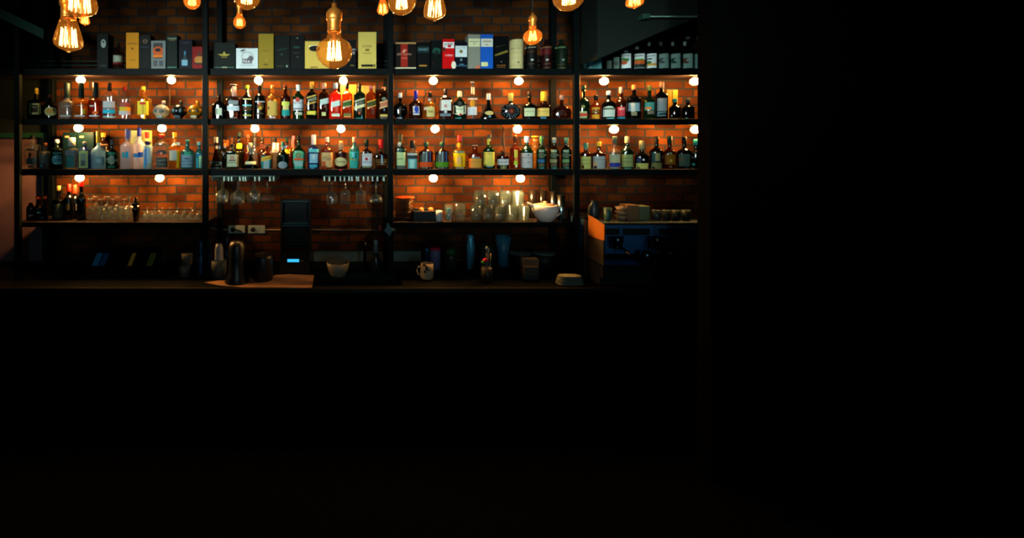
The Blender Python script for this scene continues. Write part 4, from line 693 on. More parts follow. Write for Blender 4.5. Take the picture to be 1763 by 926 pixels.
def hang(px, wpx, ybot, kind, label, Y):
    zt2 = Z(312.5, SF + .03) + .003; zb = Z(ybot, Y); r = wpx / 2 * Y / F; H = zt2 - zb
    t = thing('hanging_glass', label, 'glass', (X(px, Y), Y, zb), 'glasses hanging upside down in the racks')
    if kind == 'tulip': p = [(r * .92, 0), (r * .96, H * .1), (r * .82, H * .28), (r * .95, H * .45), (r * .85, H * .55), (r * .3, H * .62), (.006, H * .66), (.009, H * .75), (.004, H * .82), (.004, H * .95)]
    elif kind == 'wine': p = [(r * .8, 0), (r * .98, H * .22), (r, H * .34), (r * .8, H * .48), (r * .3, H * .58), (.005, H * .62), (.004, H * .95)]
    else: p = [(r * .9, 0), (r, H * .08), (r * .96, H * .2), (r * .6, H * .32), (r * .15, H * .38), (.004, H * .42), (.004, H * .95)]
    MB().lathe(p, GL, 22, closed=False).build('bowl', t)
    MB().lathe([(.004, H * .95), (.033, H * .985), (.033, H), (.002, H)], GL, 20).build('foot', t)
for i, (x, w_, yb_, k) in enumerate([(382, 23, 349, 'wine'), (409, 26, 352, 'wine'), (436, 24, 350, 'wine'), (460.5, 26, 346, 'coupe')]):
    hang(x, w_, yb_, k, 'glass hanging %s from the left in the left rack' % ords[i], SF + .09)
    if i < 3: hang(x + 3, w_ - 4, yb_ - 3, 'wine', 'rear glass hanging behind the %s one in the left rack' % ords[i], SF + .24)
for i, (x, w_, yb_, k) in enumerate([(571, 21, 352, 'wine'), (594.5, 20, 352, 'tulip'), (621, 20, 352, 'tulip'), (647, 24, 348, 'coupe')]):
    hang(x, w_, yb_, k, 'glass hanging %s from the left in the right rack' % ords[i], SF + .09)

# ---------------------------------------------------------------- shelf 4 right: plates, tray, tumblers, teapot
zs = zt_[4] + .0005
Y = SF + .16; r = 17.5 * Y / F
for k in range(13):
    last = k == 12; mb = MB(); z0 = zs + k * .0155; pr = r * (1 if last else .86 + .05 * math.sin(k * 2.1))
    mb.lathe([(pr * .5, 0), (pr * .55, .003), (pr, .0125), (pr * .98, .0150), (pr * .6, .0085), (.002, .008)], pm((176, 66, 26) if last else (66, 44, 26), .35), 28)
    tag(mb.build('dinner_plate', None, (X(696.5, Y) + (0 if last else -.004), Y, z0)), 'terracotta plate on top of the plate stack' if last else 'brown stoneware plate, %s from the bottom of the plate stack' % (ords + ['ninth', 'tenth', 'eleventh', 'twelfth'])[k], 'plate', 'stacked plates on the bottom shelf')
Y = SF + .05; xa, xb = X(712, Y), X(752, Y); xm = (xa + xb) / 2; hw = (xb - xa) / 2; h = Z(363.5, Y) - zs
t = thing('serving_tray', 'black open tray between the plate stack and the white cup', 'tray', (xm, Y, zs)); bm = pm((12, 14, 15), .5)
MB().box(-hw, 0, 0, hw, .2, .008, bm).box(-hw, 0, .008, hw, .008, h, bm, .002).box(-hw, .192, .008, hw, .2, h, bm, .002).box(-hw, .008, .008, -hw + .008, .192, h, bm).box(hw - .008, .008, .008, hw, .192, h, bm).build('tray_body', t)
for i, x in enumerate((725, 741.5)):
    mb = MB(); rr_ = .024; mb.lathe([(rr_ * .9, 0), (rr_, .01), (rr_, h * .85), (rr_ * .85, h * 1.04), (.002, h * 1.12)], pm((196, 120, 60), .5), 22)
    tag(mb.build('ceramic_pot', None, (X(x, Y + .1), Y + .1, zs + .009)), 'tan domed pot inside the black tray, ' + ('left one' if i == 0 else 'right one'), 'pot', 'domed pots in the tray')
t = thing('white_cup', 'white cup lying tilted against the tray', 'cup', (X(756, SF + .05), SF + .05, zs + .0))
mb = MB(); rc = .027; mb.lathe([(rc * .75, 0), (rc * .95, .006), (rc * 1.1, .05), (rc * 1.0, .095), (rc * .94, .095), (rc * .9, .01), (.001, .01)], pm((206, 204, 206), .4), 22); mb.build('cup_body', t)
def tumbler(px, w_, y0_, y1_, Y, zb, label, grp='clear tumblers on the bottom shelf'): return drink_glass('tumbler', 'tumbler', label, grp, px, y0_, y1_, w_, Y, zb)
tumbler(773, 15, 352, 380, SF + .07, None, 'single tall glass right of the white cup')
m_ = MB().box(-.016, -.016, 0, .016, .016, .10, pm((40, 140, 200), .4), .003); tag(m_.build('blue_packet', None, (X(773, SF + .07), SF + .07, zs + .013)), 'bright blue packet inside the tall glass', 'packet')
tumbler(792, 19, 350, 380, SF + .07, None, 'wide glass just right of the glass with the blue packet')
Yt = SF + .10; hh = 24 * Yt / F
for j in range(2):
    Yq = Yt + j * .125
    for i in range(5): tumbler(819.5 + i * 20.4, 19.6 - j, 357, 381, Yq, None, 'lower-tier tumbler, %s row, %s from the left, in the double stack by the teapot' % ('rear' if j else 'front', ords[i]))
    for i in range(4): tumbler(827 + i * 21.6 * (1 - j * .02), 20 - j, 333, 357, Yq, zs + hh + .0008, 'upper-tier tumbler, %s row, %s from the left, in the double stack by the teapot' % ('rear' if j else 'front', ords[i]))
# teapot
Yp = SF + .064; t = thing('teapot', 'white ceramic teapot with spout to the left at the end of the tumblers', 'teapot', (X(939, Yp), Yp, zs)); k = Yp / F; wm = pm((214, 206, 200), .3, 0, .5)
P = [(9, 0), (11, .6), (16.5, 8), (20.5, 16), (21.5, 21), (21, 26), (19, 28), (17, 28.5)]
MB().lathe([(a_ * k, b__ * k) for a_, b__ in P], wm, 26).build('pot_body', t)
MB().lathe([(17 * k, 28.3 * k), (12 * k, 30 * k), (3 * k, 31.5 * k), (3.5 * k, 33.5 * k), (1 * k, 34.5 * k)], pm((200, 150, 120), .3), 22).build('lid', t)
MB().tube([(-17 * k, 0, 21 * k), (-24 * k, 0, 28 * k), (-31 * k, 0, 31.5 * k)], [.020, .010, .007], wm, 12).build('spout', t)
MB().tube([(18 * k, 0, 25 * k), (23 * k, 0, 25.5 * k), (26.5 * k, 0, 20 * k), (25 * k, 0, 13 * k), (20 * k, 0, 9 * k), (16 * k, 0, 8 * k)], .0055, wm, 10).build('handle', t)
for i, (x, yt, w_, Y, ds, nm) in enumerate([(917, 334, 15, SF + .24, 'dark tall tumbler behind the teapot, left', 0), (934, 335, 15, SF + .24, 'dark tall tumbler behind the teapot, right', 0), (953, 336, 13, SF + .22, 'tall steel cup behind the teapot handle', 1), (966, 338, 13, SF + .10, 'tall steel cup at the right end of the bottom shelf', 1)]):
    r = w_ / 2 * Y / F; H = (383 - yt) * Y / F - .004; mb = MB()
    mb.lathe([(r * .8, 0), (r * .86, .003), (r, H), (r * .93, H), (r * .8, .01), (.001, .01)], pm((170, 190, 190), .2, 1, .5) if nm else pm((24, 20, 18), .2, 0, .5), 20)
    tag(mb.build('steel_cup' if nm else 'dark_cup', None, (X(x, Y), Y, zs)), ds, 'cup', 'tall cups behind the teapot')

# ---------------------------------------------------------------- wall sockets, cable, device
for i, (x0_, x1_) in enumerate(((393, 421.5), (427, 456))):
    Yw = WALLY - .011; xm = X((x0_ + x1_) / 2, Yw); zc = Z(395, Yw); hw = (x1_ - x0_) / 2 * Yw / F; hz = 6.8 * Yw / F
    t = thing('wall_socket', 'pale double wall socket with black plug, ' + ('left one' if i == 0 else 'right one'), 'socket', (xm, Yw, zc - hz), 'wall sockets under the left glass rack')
    MB().box(-hw, 0, 0, hw, .011, hz * 2, pm((150, 170, 160), .4), .002).build('face_plate', t)
    mb = MB().lathe([(.024, 0), (.024, .004), (.018, .012)], pm((10, 10, 10)), 16)
    mb.v = [(a_ - hw * .42, -c_, b__ + hz) for a_, b__, c_ in mb.v]
    if i == 0: mb.tube([(-hw * .42, -.01, hz), (hw * .2, -.02, hz * .9), (hw * .7, -.01, hz * .4)], .008, pm((10, 10, 10)))
    mb.build('plug', t)
    if i:
        mb = MB()
        for (qx, qz) in ((.35, .6), (.35, 1.3)): mb.box(hw * qx - .004, -.0015, hz * qz, hw * qx + .004, 0, hz * qz + .006, pm((20, 20, 20)))
        mb.build('socket_hole', t)
Yw = WALLY - .012
pts = [(X(a_, Yw), Yw, Z(b__, Yw)) for a_, b__ in ((357, 388), (365, 393), (378, 395), (392, 395.3))]
tag(MB().tube(pts, .004, pm((110, 150, 140), .5)).build('power_cable'), 'thin pale cable running into the left wall socket', 'cable')
tag(MB().tube([(X(457, Yw), Yw, Z(395.3, Yw)), (X(545, Yw), Yw, Z(395.3, Yw)), (X(655, Yw), Yw, Z(396, Yw))], .004, pm((150, 160, 150), .35, .6)).build('wall_conduit'), 'thin straight metal conduit along the bricks right of the sockets', 'pipe')
part('indicator_light', MB().lathe([(.001, -.006), (.006, 0), (.001, .006)], emis('led_red', (.8, .02, .12), .6), 10, c=(X(586.5, SF), -.006)) if False else MB().box(X(584.5, SF), -.004, Z(293.5, SF), X(588, SF), -.0005, Z(291.8, SF), emis('led_red', (.8, .02, .12), .6), .001))
Yc = WALLY - .02
for pts, ds in (([(757, 141), (742, 150), (731, 166), (730, 186), (738, 203)], 'brown cable looping down the bricks under the fifth top lamp'),
                ([(293, 141), (292.5, 160), (292, 186), (291.5, 203)], 'thin dark cable hanging straight down under the second top lamp'),
                ([(868, 219), (867, 236), (869, 260), (868, 283)], 'dark cable down the bricks left of the sixth lamp of the middle row'),
                ([(765, 218), (763, 232), (761, 248), (762, 283)], 'thin reddish cable down the bricks right of the fifth middle lamp')):
    tag(MB().tube([(X(a_, Yc), Yc, Z(b__, Yc)) for a_, b__ in pts], .006, pm((40, 22, 14), .6)).build('lamp_cable'), ds, 'cable', 'cables running down the brick wall')
# grinder / brewer with blue display
Yd = cY(472); t = thing('coffee_brewer', 'tall black machine with a small glowing blue display', 'machine', (X(508, Yd), Yd, CTZ + .005)); k = Yd / F
bm = pm((12, 18, 20), .3, .1, .5); bm2 = pm((60, 94, 100), .3, .3, .5)
MB().box(-26 * k, 0, 0, 26 * k, .2, 36 * k, bm, .006).build('base', t)
mb = MB().box(-26 * k, .03, 36 * k, -22 * k, .18, 125 * k, bm, .002).box(22 * k, .03, 36 * k, 26 * k, .18, 125 * k, bm, .002)
for zz in (42, 80, 84, 122): mb.box(-22 * k, .03, zz * k, 22 * k, .18, (zz + 3) * k, bm2 if zz > 60 else bm, .002)
mb.build('tower_frame', t)
MB().box(-20 * k, .06, 86 * k, 20 * k, .15, 121 * k, bm, .004).build('water_tank', t)
MB().box(-19 * k, .05, 46 * k, 19 * k, .16, 79 * k, bm, .004).build('hopper', t)
MB().box(-13 * k, -.004, 20.2 * k, 7 * k, 0, 25 * k, emis('display_blue', (.05, .55, 1.0), 1.1)).build('display', t)
MB().box(11 * k, -.003, 21 * k, 13 * k, 0, 23 * k, pm((190, 150, 40))).build('button', t)
# ribbon shape hung on the third post
mb = MB().prism([(-.01, .065), (.022, .02), (.055, 0), (.028, -.012), (.008, -.055), (-.02, -.02), (-.04, -.004), (-.02, .014)], -.006, .006, pm((70, 104, 116), .6))
tag(mb.build('star_ornament', None, (X(669, SF - .045), SF - .043, Z(396, SF - .045))), 'blue-grey pointed star ornament on the third post', 'ornament')
mb = MB().lathe([(.002, -.035), (.02, -.02), (.022, 0), (.016, .02), (.002, .035)], pm((90, 24, 20), .5), 14)
tag(mb.build('red_ornament', None, (X(656, WALLY - .03), WALLY - .03, Z(392, WALLY - .03))), 'small dark red round ornament left of the star', 'ornament')

# ---------------------------------------------------------------- counter things
def on(px, py): Y = cY(py); return X(px, Y), Y, CTZ + (.0008 if not 380 < px < 460 else .0048)
def lath(name, px, py, prof, m, label, cat, group=None, seg=22):
    x, Y, z = on(px, py); k = Y / F
    return tag(MB().lathe([(a_ * k, b__ * k) for a_, b__ in prof], m, seg).build(name, None, (x, Y, z)), label, cat, group)
# steel ice bin far left
x, Y, z = on(213, 462); k = Y / F; t = thing('steel_bin', 'low steel bin lid with painted blue and orange reflections on the counter left', 'bin', (x, Y, z))
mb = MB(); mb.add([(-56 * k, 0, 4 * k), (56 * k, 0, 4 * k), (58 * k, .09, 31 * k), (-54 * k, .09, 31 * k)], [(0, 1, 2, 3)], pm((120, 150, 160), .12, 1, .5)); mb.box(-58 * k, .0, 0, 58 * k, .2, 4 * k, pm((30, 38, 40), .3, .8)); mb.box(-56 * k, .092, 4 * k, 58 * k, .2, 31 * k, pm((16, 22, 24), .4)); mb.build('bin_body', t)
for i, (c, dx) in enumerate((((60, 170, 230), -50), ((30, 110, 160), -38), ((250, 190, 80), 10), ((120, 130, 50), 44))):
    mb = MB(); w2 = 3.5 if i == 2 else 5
    mb.add([((dx - w2) * k, -.002, 4.5 * k), ((dx + w2) * k, -.002, 4.5 * k), ((dx + w2 + 3) * k, .088, 30 * k), ((dx - w2 + 3) * k, .088, 30 * k)], [(0, 1, 2, 3)], pm(c, .4)); mb.build('painted_reflection', t)  # strips paint coloured reflections onto the steel
cupm = pm((96, 92, 78), .5)
lath('paper_cup', 318, 476, [(8, 0), (9.5, 20), (9, 20)], cupm, 'pale paper cup at the foot of the small cup stack', 'cup', 'paper cups')
x, Y, z = on(318, 476); tag(MB().lathe([(8 * Y / F, 0), (9.5 * Y / F, 20 * Y / F), (9 * Y / F, 20 * Y / F)], cupm, 20).build('paper_cup', None, (x + .02, Y, z + 20.5 * Y / F)), 'pale paper cup on top of the small cup stack', 'cup', 'paper cups')
for px, py, w_, h_, c, ds in ((347, 472, 5, 57, (40, 90, 130), 'slim blue bottle with metal neck left of the cup cones'), (359, 466, 4.5, 52, (36, 80, 96), 'slim teal bottle behind the blue one'), (391, 466, 4.2, 58, (24, 40, 70), 'slim dark blue bottle right of the cup cones')):
    lath('syrup_bottle', px, py, [(w_, 0), (w_, h_ * .5), (w_ * .6, h_ * .56), (w_ * .6, h_ * .62), (w_ * .8, h_ * .64), (w_ * .75, h_ * .98), (w_ * .5, h_)], pm(c, .3), ds, 'bottle', 'slim bottles on the counter')
lath('cup_holder', 377, 478, [(12, 0), (13, 30), (11.5, 30)], pm((60, 70, 68), .5), 'grey round holder under the cone of cups', 'holder')
x, Y, z = on(377, 478); tag(MB().lathe([(a_ * Y / F, b__ * Y / F) for a_, b__ in ((8, 30.3), (7, 34), (7, 48), (6.2, 52), (5, 58))], pm((150, 150, 150), .5), 20).build('cup_cone', None, (x, Y, z)), 'white upside-down stack of cups in the grey holder', 'cups')
lath('black_jug', 408, 486, [(20, 0), (21, 2), (15, 12), (13, 40), (14, 62), (10, 70)], pm((12, 20, 22), .35), 'large black jug standing on the brown paper', 'jug')
lath('black_canister', 453, 482, [(16, 0), (17, 2), (16, 38), (14, 44)], pm((10, 14, 22), .4), 'squat black canister right of the jug', 'canister')
x, Y, z = on(450, 485)
pts = [(352, 487), (380, 492), (420, 495), (537, 495.5), (541, 474), (500, 472.5), (475, 474), (462, 480), (400, 480)]
top = [((a_ - CX) * cY(b__) / F, cY(b__)) for a_, b__ in pts]; n = len(top)
mb = MB().add([(a_, b__, CTZ + .001) for a_, b__ in top] + [(a_, b__, CTZ + .004) for a_, b__ in top], [tuple(range(n, 2 * n)), tuple(range(n - 1, -1, -1))] + [(i, (i + 1) % n, (i + 1) % n + n, i + n) for i in range(n)], pm((172, 126, 88), .8, 0, .2, .1))
tag(mb.build('paper_sheet'), 'brown paper sheet lying flat along the counter edge', 'paper')
# sink zone
lath('mixing_bowl', 582, 474, [(12, 0), (13, 1), (17, 10), (20, 23), (19, 23), (15, 9), (1, 3)], pm((138, 128, 104), .4), 'pale round bowl left of the tap', 'bowl', None, 28)
x, Y, z = on(628, 468); k = Y / F; t = thing('sink_tap', 'tall dark tap standing behind the sink', 'tap', (x, Y, z))
MB().lathe([(5 * k, 0), (4 * k, 2 * k), (2.4 * k, 3 * k), (2.2 * k, 50 * k)], pm((34, 44, 46), .2, 1), 14).build('tap_column', t)
MB().tube([(0, 0, 50 * k), (0, -.03, 56 * k), (0, -.10, 54 * k), (0, -.13, 47 * k)], .009, pm((60, 66, 66), .15, 1)).build('spout', t)
MB().tube([(0, 0, 44 * k), (.05, 0, 46 * k)], .005, pm((60, 66, 66), .15, 1)).build('lever', t)
x, Y, z = on(647, 472); k = Y / F; t = thing('soda_siphon', 'grey-necked dark bottle right of the tap', 'bottle', (x, Y, z))
MB().lathe([(9 * k, 0), (9.3 * k, 2 * k), (9 * k, 26 * k), (5 * k, 34 * k), (3.5 * k, 37 * k)], pm((28, 36, 40), .2, .2), 20).build('bottle_body', t)
MB().lathe([(3.6 * k, 37 * k), (3.8 * k, 58 * k), (3 * k, 59 * k)], pm((110, 128, 136), .3), 16).build('bottle_neck', t)
# mug
x, Y, z = on(735, 479); k = Y / F; t = thing('coffee_mug', 'cream mug with a small dark blossom print on the counter', 'mug', (x, Y, z)); mm = pm((190, 168, 136), .4)
MB().lathe([(9.5 * k, 0), (11 * k, 1.5 * k), (11.5 * k, 14 * k), (10.5 * k, 26 * k), (9.6 * k, 26 * k), (10 * k, 4 * k), (.001, 3 * k)], mm, 24).build('mug_body', t)
MB().tube([(-9.5 * k, 0, 20 * k), (-15 * k, 0, 20 * k), (-17.5 * k, 0, 14 * k), (-15 * k, 0, 7 * k), (-10 * k, 0, 6 * k)], .007, mm, 10).build('handle', t)
mb = MB(); rs = 11.4 * k
decals(mb, [('o', 731, 457, 3, 2, (120, 100, 40)), ('o', 734.5, 462, 2, 4, (24, 30, 50)), ('o', 738, 465, 2, 1.6, (120, 30, 40)), ('o', 732, 468, 2, 2.6, (30, 50, 50))], lambda p: X(p, Y - rs) - x, lambda p: Z(p, Y - rs) - z, lambda a_, b__: -math.sqrt(max(.0001, rs * rs - a_ * a_)), k); mb.build('blossom_print', t)
def jar(px, py, prof, m, lidp, lm_, label, cat='jar', nm='storage_jar'):
    x, Y, z = on(px, py); k = Y / F; t = thing(nm, label, cat, (x, Y, z), 'jars and tubs on the right counter')
    MB().lathe([(a_ * k, b__ * k) for a_, b__ in prof], m, 22).build('jar_body', t)
    MB().lathe([(a_ * k, b__ * k) for a_, b__ in lidp], lm_, 22).build('lid', t)
jar(749, 462, [(9, 0), (9.5, 30), (8.5, 32)], pm((110, 110, 150), .4), [(9, 32), (9.6, 33), (9.4, 35.5), (8, 36)], pm((190, 30, 70)), 'lilac jar with a pink lid behind the cream mug')
jar(776, 464, [(10, 0), (10, 24), (9, 26)], pm((30, 44, 40), .4), [(9, 26), (9, 32), (5, 37)], pm((24, 90, 34)), 'dark jar with a green top')
jar(735, 460, [(3.5, 0), (3.5, 26), (3, 28)], pm((20, 50, 80), .3), [(3, 28), (3, 31), (2, 32)], pm((40, 140, 190)), 'slim blue bottle left of the pink-lidded jar', 'bottle')
x, Y, z = on(838, 485); k = Y / F; t = thing('tool_holder', 'clear holder full of bar tools with pink and green tops', 'holder', (x, Y, z))
MB().lathe([(9 * k, 0), (9.5 * k, 24 * k), (9 * k, 24 * k), (8.5 * k, 1 * k), (.001, 1 * k)], pm((44, 40, 34), .4), 20).build('cup_body', t)
for i, (dx, hz, c, rr_) in enumerate(((-6, 34, (60, 120, 40), 4), (-2, 38, (190, 30, 60), 5), (3, 55, (200, 190, 170), 1.5), (0, 58, (110, 130, 150), 2.5), (7, 46, (210, 170, 120), 1.2))):
    MB().tube([(dx * .4 * k, 0, 4 * k), (dx * k, 0, (hz - 4) * k)], .003, pm((150, 150, 140), .3, .8)).lathe([(.002, (hz - 6) * k), (rr_ * k, (hz - 2) * k), (rr_ * k, hz * k), (.002, (hz + 3) * k)], pm(c, .4), 14, c=(dx * k, 0)).build('bar_tool', t)
lath('steel_shaker', 810, 462, [(6, 0), (7, 40), (5, 48), (5, 56), (3, 58)], pm((90, 190, 230), .3, .3), 'tall blue-lit steel shaker on the right counter', 'shaker')  # blue light painted into the steel colour
lath('blue_cup', 866, 457, [(9, 0), (9, 22), (13, 50), (11.5, 50), (8, 22), (1, 2)], pm((50, 120, 150), .35), 'flared blue cup behind the trays', 'cup')
lath('green_tub', 838, 458, [(11, 0), (12, 36), (11, 36), (10, 2), (1, 2)], pm((30, 60, 50), .45), 'wide dull green tub left of the flared blue cup', 'tub')
for px, py, w_, h_, c, lc, ds in ((895, 462, 17, 26, (20, 24, 26), (90, 130, 130), 'dark tub with pale flat lid'), (935, 462, 18, 26, (26, 26, 26), (80, 120, 110), 'dark tub with greenish flat lid, rightmost')):
    jar(px, py, [(w_ * .9, 0), (w_, h_)], pm(c, .5), [(w_ + 1, h_), (w_ + 1.5, h_ + 1), (w_, h_ + 2.5)], pm(lc, .3), ds, 'tub')
x, Y, z = on(915, 482); k = Y / F; t = thing('food_container', 'clear square container half full of tan powder', 'container', (x, Y, z))
MB().box(-13 * k, 0, 0, 13 * k, .1, 36 * k, G['grey'], .004).build('box_body', t); MB().box(-12.6 * k, .002, 9 * k, 12.6 * k, .098, 22 * k, pm((170, 120, 60), .8)).build('contents', t)
mb = MB(); x, Y, z = on(981, 489); k = Y / F
for i in range(6): mb.lathe([((20 - i * .8) * k, i * 2.6 * k), ((23 - i * .6) * k, (i * 2.6 + 1.2) * k), ((20 - i * .8) * k, (i * 2.6 + 2.5) * k)], pm((120, 120, 104), .9, 0, .1), 16, ryf=lambda r: r * .5, sq=[3.5] * 3)
tag(mb.build('folded_cloth', None, (x, Y, z)), 'folded pale bar cloth left of the coffee machine', 'cloth')

# ---------------------------------------------------------------- espresso machine
Yf = 3.32; xL = X(1040, Yf); t = thing('espresso_machine', 'wide steel espresso machine with an orange wooden side panel', 'coffee machine', (xL, Yf, CTZ)); k = Yf / F
def zz(py): return Z(py, Yf) - CTZ
xr = X(1206, Yf) - xL + .25
stl = pm((70, 104, 122), .28, .9, .5); stl_blue_glow = pm((50, 96, 140), .45, .4, .5)  # second steel colour has the blue glow painted in
MB().box(0, 0, zz(407), xr, .5, zz(384), stl_blue_glow, .004).build('top_housing', t)
MB().box(-.01, -.01, zz(387), xr, .5, zz(383), pm((150, 175, 180), .25, 1), .003).build('cup_rail', t)
for x0_, x1_ in ((1042, 1066), (1072, 1118), (1135, 1182)):
    mb = MB().box(X(x0_, Yf) - xL, -.004, zz(404), X(x1_, Yf) - xL, 0, zz(393.5), pm((10, 12, 14), .4))
    nb = int((x1_ - x0_) / 9)
    for i in range(nb): mb.box(X(x0_ + 3 + i * 9, Yf) - xL, -.006, zz(401), X(x0_ + 8 + i * 9, Yf) - xL, -.004, zz(396), pm((30, 36, 40), .4))
    mb.build('button_panel', t)
MB().box(.0, .20, zz(448), xr, .48, zz(407), pm((46, 110, 170), .4, .3), .003).build('rear_panel', t)  # blue glow put into this panel colour as well
MB().box(-.03, -.03, zz(458), xr, .5, zz(454), pm((110, 140, 170), .25, 1), .003).box(-.02, -.02, zz(478), xr, .48, zz(458), pm((12, 14, 16), .5)).build('drip_tray', t)
MB().box(-.02, .02, 0.001, xr, .45, zz(478), pm((10, 11, 12), .6)).build('base_frame', t)
for gx in (1075, 1145):
    xx = X(gx, Yf) - xL; mb = MB().lathe([(.04, zz(424)), (.045, zz(420)), (.045, zz(407))], pm((60, 70, 76), .25, 1), 22, c=(xx, .09)); g = mb.build('group_head', t)
    mb = MB().lathe([(.036, zz(432)), (.04, zz(430)), (.04, zz(424))], pm((30, 34, 36), .3, 1), 20, c=(xx, .09)); mb.tube([(xx, .05, zz(428)), (xx - .01, -.03, zz(430)), (xx - .02, -.1, zz(433))], .012, pm((10, 10, 10), .4)); mb.build('portafilter', t)
mb = MB().lathe([(.045, zz(453)), (.045, zz(440)), (.038, zz(436))], pm((90, 110, 120), .25, 1), 20, c=(X(1122, Yf) - xL, .06)); mb.build('milk_jug', t)
MB().tube([(X(1170, Yf) - xL, .0, zz(407)), (X(1174, Yf) - xL, -.03, zz(425)), (X(1168, Yf) - xL, -.04, zz(446))], .006, pm((150, 150, 150), .2, 1)).build('steam_wand', t)
# side panel: orange board, seen on its left side and front
op = pm((140, 80, 24), .5, 0, .2, .1)
Ya, Yb2 = 3.30, 3.52
mb = MB(); pr = [(Ya - Yf, zz(386)), (Ya - Yf, zz(413)), (Yb2 - Yf, Z(408, Yb2) - CTZ), (Yb2 - Yf, Z(370, Yb2) - CTZ)]
xs0, xs1 = -.012, -.002
vs = [(xs0, y, z) for y, z in pr] + [(xs1, y, z) for y, z in pr]
mb.add(vs, [(0, 1, 2, 3), (7, 6, 5, 4)] + [(i, i + 4, (i + 1) % 4 + 4, (i + 1) % 4) for i in range(4)], op); mb.build('side_panel', t)
mb = MB().box(-.034, .21, 0.001, -.012, .235, zz(386), pm((60, 36, 18), .6), .003); mb.build('side_post', t)
MB().box(-.012, -.01, zz(478), 0, .24, zz(414), pm((26, 17, 10), .6)).build('lower_side_board', t)
zt5 = CTZ + zz(383) + .0008
def onm(name, px, w_, yt, label, cat, col, prof=None, grp='cups and jars on top of the coffee machine', Y=Yf + .12):
    k = Y / F; h = (383 - yt) * k * .98; r = w_ / 2 * k
    prof = prof or [(r * .7, 0), (r * .8, .004), (r, h), (r * .92, h), (r * .7, .01), (.001, .01)]
    tag(MB().lathe(prof, pm(col, .4) if not hasattr(col, 'name') else col, 20).build(name, None, (X(px, Y), Y, zt5)), label, cat, grp)
kk = (Yf + .12) / F
onm('glass_jar', 1022, 16, 350, 'dark round jar at the left end on top of the coffee machine', 'jar', (30, 40, 40), [(8 * kk, 0), (9 * kk, 3 * kk), (9 * kk, 18 * kk), (4 * kk, 26 * kk), (4 * kk, 30 * kk)], Y=Yf + .26)
onm('small_glass', 1046, 13, 362, 'small teal glass on the coffee machine', 'glass', (24, 60, 56))
for i in range(3): 
    Y = Yf + .12; tag(MB().lathe([(6 * kk, 0), (10 * kk, 7.5 * kk), (9.4 * kk, 7.5 * kk), (5 * kk, .8 * kk)], pm((120, 96, 70), .45), 20).build('stacked_bowl', None, (X(1070, Y), Y, zt5 + i * 7.6 * kk)), 'small tan bowl in the stack on the coffee machine, ' + ('bottom', 'middle', 'top')[i], 'bowl', 'stacked bowls')
for i, (x0_, x1_, yt, c, ds) in enumerate(((1080, 1100, 357, (110, 78, 46), 'brown carton on the coffee machine'), (1101, 1119, 359, (84, 96, 66), 'olive carton on the coffee machine'))):
    Y = Yf + .10; xa, xb = X(x0_, Y), X(x1_, Y); tag(MB().box(-(xb - xa) / 2, 0, 0, (xb - xa) / 2, .1, (383 - yt) * Y / F, pm(c, .6), .002).build('carton', None, ((xa + xb) / 2, Y, zt5)), ds, 'box', 'cartons on the coffee machine')
for i in range(4): onm('espresso_cup', 1130 + i * 17, 14, 366, 'dim espresso cup on the coffee machine top, %s from the left' % ords[i], 'cup', (34, 50, 46), grp='espresso cups on the machine')

# ---------------------------------------------------------------- pipe at top right
Yq = 3.25; x0_, x1_, zq = X(1112, Yq), X(1199, Yq) + .5, Z(28.5, Yq)
t = thing('ceiling_pipe', 'thin grey-green pipe with a bracket high up at the right', 'pipe', (x0_, Yq, zq))
MB().tube([(0, 0, 0), (x1_ - x0_, 0, 0)], .0065, pm((90, 120, 104), .4, .4)).build('pipe_run', t)
MB().box(-.03, -.02, -.02, .02, .045, .018, pm((30, 62, 52), .5), .003).build('bracket', t)

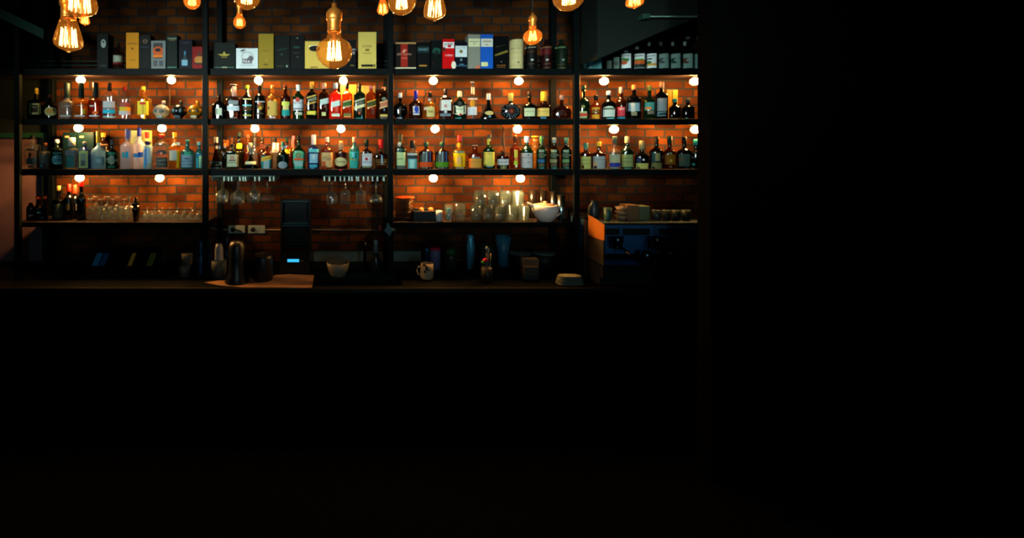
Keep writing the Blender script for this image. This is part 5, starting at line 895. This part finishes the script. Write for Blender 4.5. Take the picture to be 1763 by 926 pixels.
# ---------------------------------------------------------------- pendant bulbs
amber = glass('pendant_glass', (1.0, .74, .46), .05, (1.0, .50, .12), rough=.03, emit=(1.0, .30, .03, .07), edge=.6, spec=.07)
amber_far = glass('pendant_glass_far', (1.0, .55, .18), .10, (1.0, .45, .08), rough=.03, emit=(1.0, .24, .02, .30), edge=.45, spec=.06)
fil = emis('filament', (1.0, .66, .22), 11); brass = pm((232, 136, 52), .3, .75, .6)
def pendant(x, ybot, wpx, kind, diam, label, nf=6):
    Y = diam * F / wpx; k = Y / F; r = diam / 2; far = wpx < 33
    am = amber_far if far else amber
    if kind == 'globe': H = r * 1.62; prof = [(.004, 0), (r * .28, r * .05), (r * .62, r * .22), (r * .9, r * .56), (r, r * .88), (r * .95, r * 1.15), (r * .82, r * 1.38), (r * .62, r * 1.53), (r * .43, r * 1.64), (r * .37, r * 1.78), (r * .36, r * 2.0)]; fz0, fz1, fr_ = r * .5, r * 1.45, r * .36
    elif kind == 'round': prof = [(.004, 0), (r * .5, r * .14), (r * .86, r * .5), (r, r), (r * .86, r * 1.5), (r * .55, r * 1.95), (r * .42, r * 2.3)]; fz0, fz1, fr_ = r * .55, r * 1.5, r * .38
    else: prof = [(.003, 0), (r * .18, r * .10), (r * .66, r * .30), (r * .93, r * .52), (r, r * .84), (r * .90, r * 1.3), (r * .74, r * 1.9), (r * .60, r * 2.4), (r * .5, r * 2.62)]; fz0, fz1, fr_ = r * .5, r * 1.85, r * .56
    top = prof[-1][1]; t = thing('pendant_lamp', label, 'lamp', (X(x, Y), Y, Z(ybot, Y)), 'hanging filament bulbs')
    MB().lathe(prof, am, 28, closed=False).build('glass_bulb', t)
    mb = MB(); n = nf
    for i in range(n):
        a0 = 2 * PI * i / n + .3; a1 = a0 + PI / n
        mb.tube([(fr_ * 1.05 * math.cos(a0), fr_ * math.sin(a0), fz0), (fr_ * .8 * math.cos(a0 + .1), fr_ * .8 * math.sin(a0 + .1), fz1)], r * .045 if not far else r * .08, fil, 6)
        mb.tube([(fr_ * .8 * math.cos(a0 + .1), fr_ * .8 * math.sin(a0 + .1), fz1), (fr_ * 1.05 * math.cos(a1), fr_ * 1.05 * math.sin(a1), fz0)], r * .035 if not far else r * .07, fil, 6)
    mb.build('filament', t)
    MB().lathe([(r * .03, fz0 * .7), (r * .05, fz1 * 1.02), (r * .16, top * .98)], pm((190, 110, 50), .3, .3), 10).build('glass_stem', t)
    rs_ = prof[-1][0]; mb = MB(); q = top; sp = [(rs_ * 1.0, q - .002)]
    for j in range(4): sp += [(rs_ * 1.06, q + .004 + j * .006), (rs_ * .96, q + .007 + j * .006)]
    q2 = q + .031; sp += [(rs_ * 1.18, q2), (rs_ * 1.22, q2 + .004), (rs_ * 1.22, q2 + .018), (rs_ * .9, q2 + .026), (rs_ * .4, q2 + .032), (rs_ * .35, q2 + .042)]
    mb.lathe(sp, brass, 22); mb.build('socket', t)
    MB().tube([(0, 0, q2 + .038), (0, 0, 4.3 - t.location.z)], .0028, pm((12, 14, 14), .7)).build('cord', t)
pendant(575.5, 118.5, 63.5, 'globe', .095, 'large clear squat globe bulb with brass socket hanging in front of the cream box', 9)
pendant(118, 90.5, 45, 'st', .064, 'teardrop filament bulb hanging at far left, fully visible', 7)
pendant(137.5, 32, 55, 'st', .064, 'large teardrop bulb cut by the top edge, above the fully visible teardrop one', 7)
pendant(146, 44, 16, 'st', .060, 'small distant bulb half hidden behind the large left teardrop bulb', 4)
pendant(330.5, 16, 29, 'round', .060, 'round bulb cut by the top edge above the navy and red boxes', 5)
pendant(424.5, 16.5, 47, 'globe', .095, 'wide globe bulb cut by the top edge above the skull drawing box', 7)
pendant(412.5, 49.5, 21.5, 'round', .060, 'small distant round bulb just below a cut-off wide globe', 4)
pendant(659, 26.5, 20, 'st', .055, 'small narrow bulb left of the wide bulb at top centre', 4)
pendant(691.5, 26, 50, 'globe', .095, 'wide amber bulb with pointed tip at top centre', 8)
pendant(748.5, 36.5, 39, 'st', .064, 'teardrop bulb at top centre, right of the wide pointed one', 7)
pendant(979, 19, 51, 'globe', .095, 'wide amber bulb cut by the top edge above the dark red and green tubes', 8)
pendant(917, 77, 31, 'globe', .095, 'small squat bulb hanging in front of the black round tube', 4)
pendant(1092.5, 15, 27, 'st', .064, 'narrow bulb cut by the top edge at the right', 5)
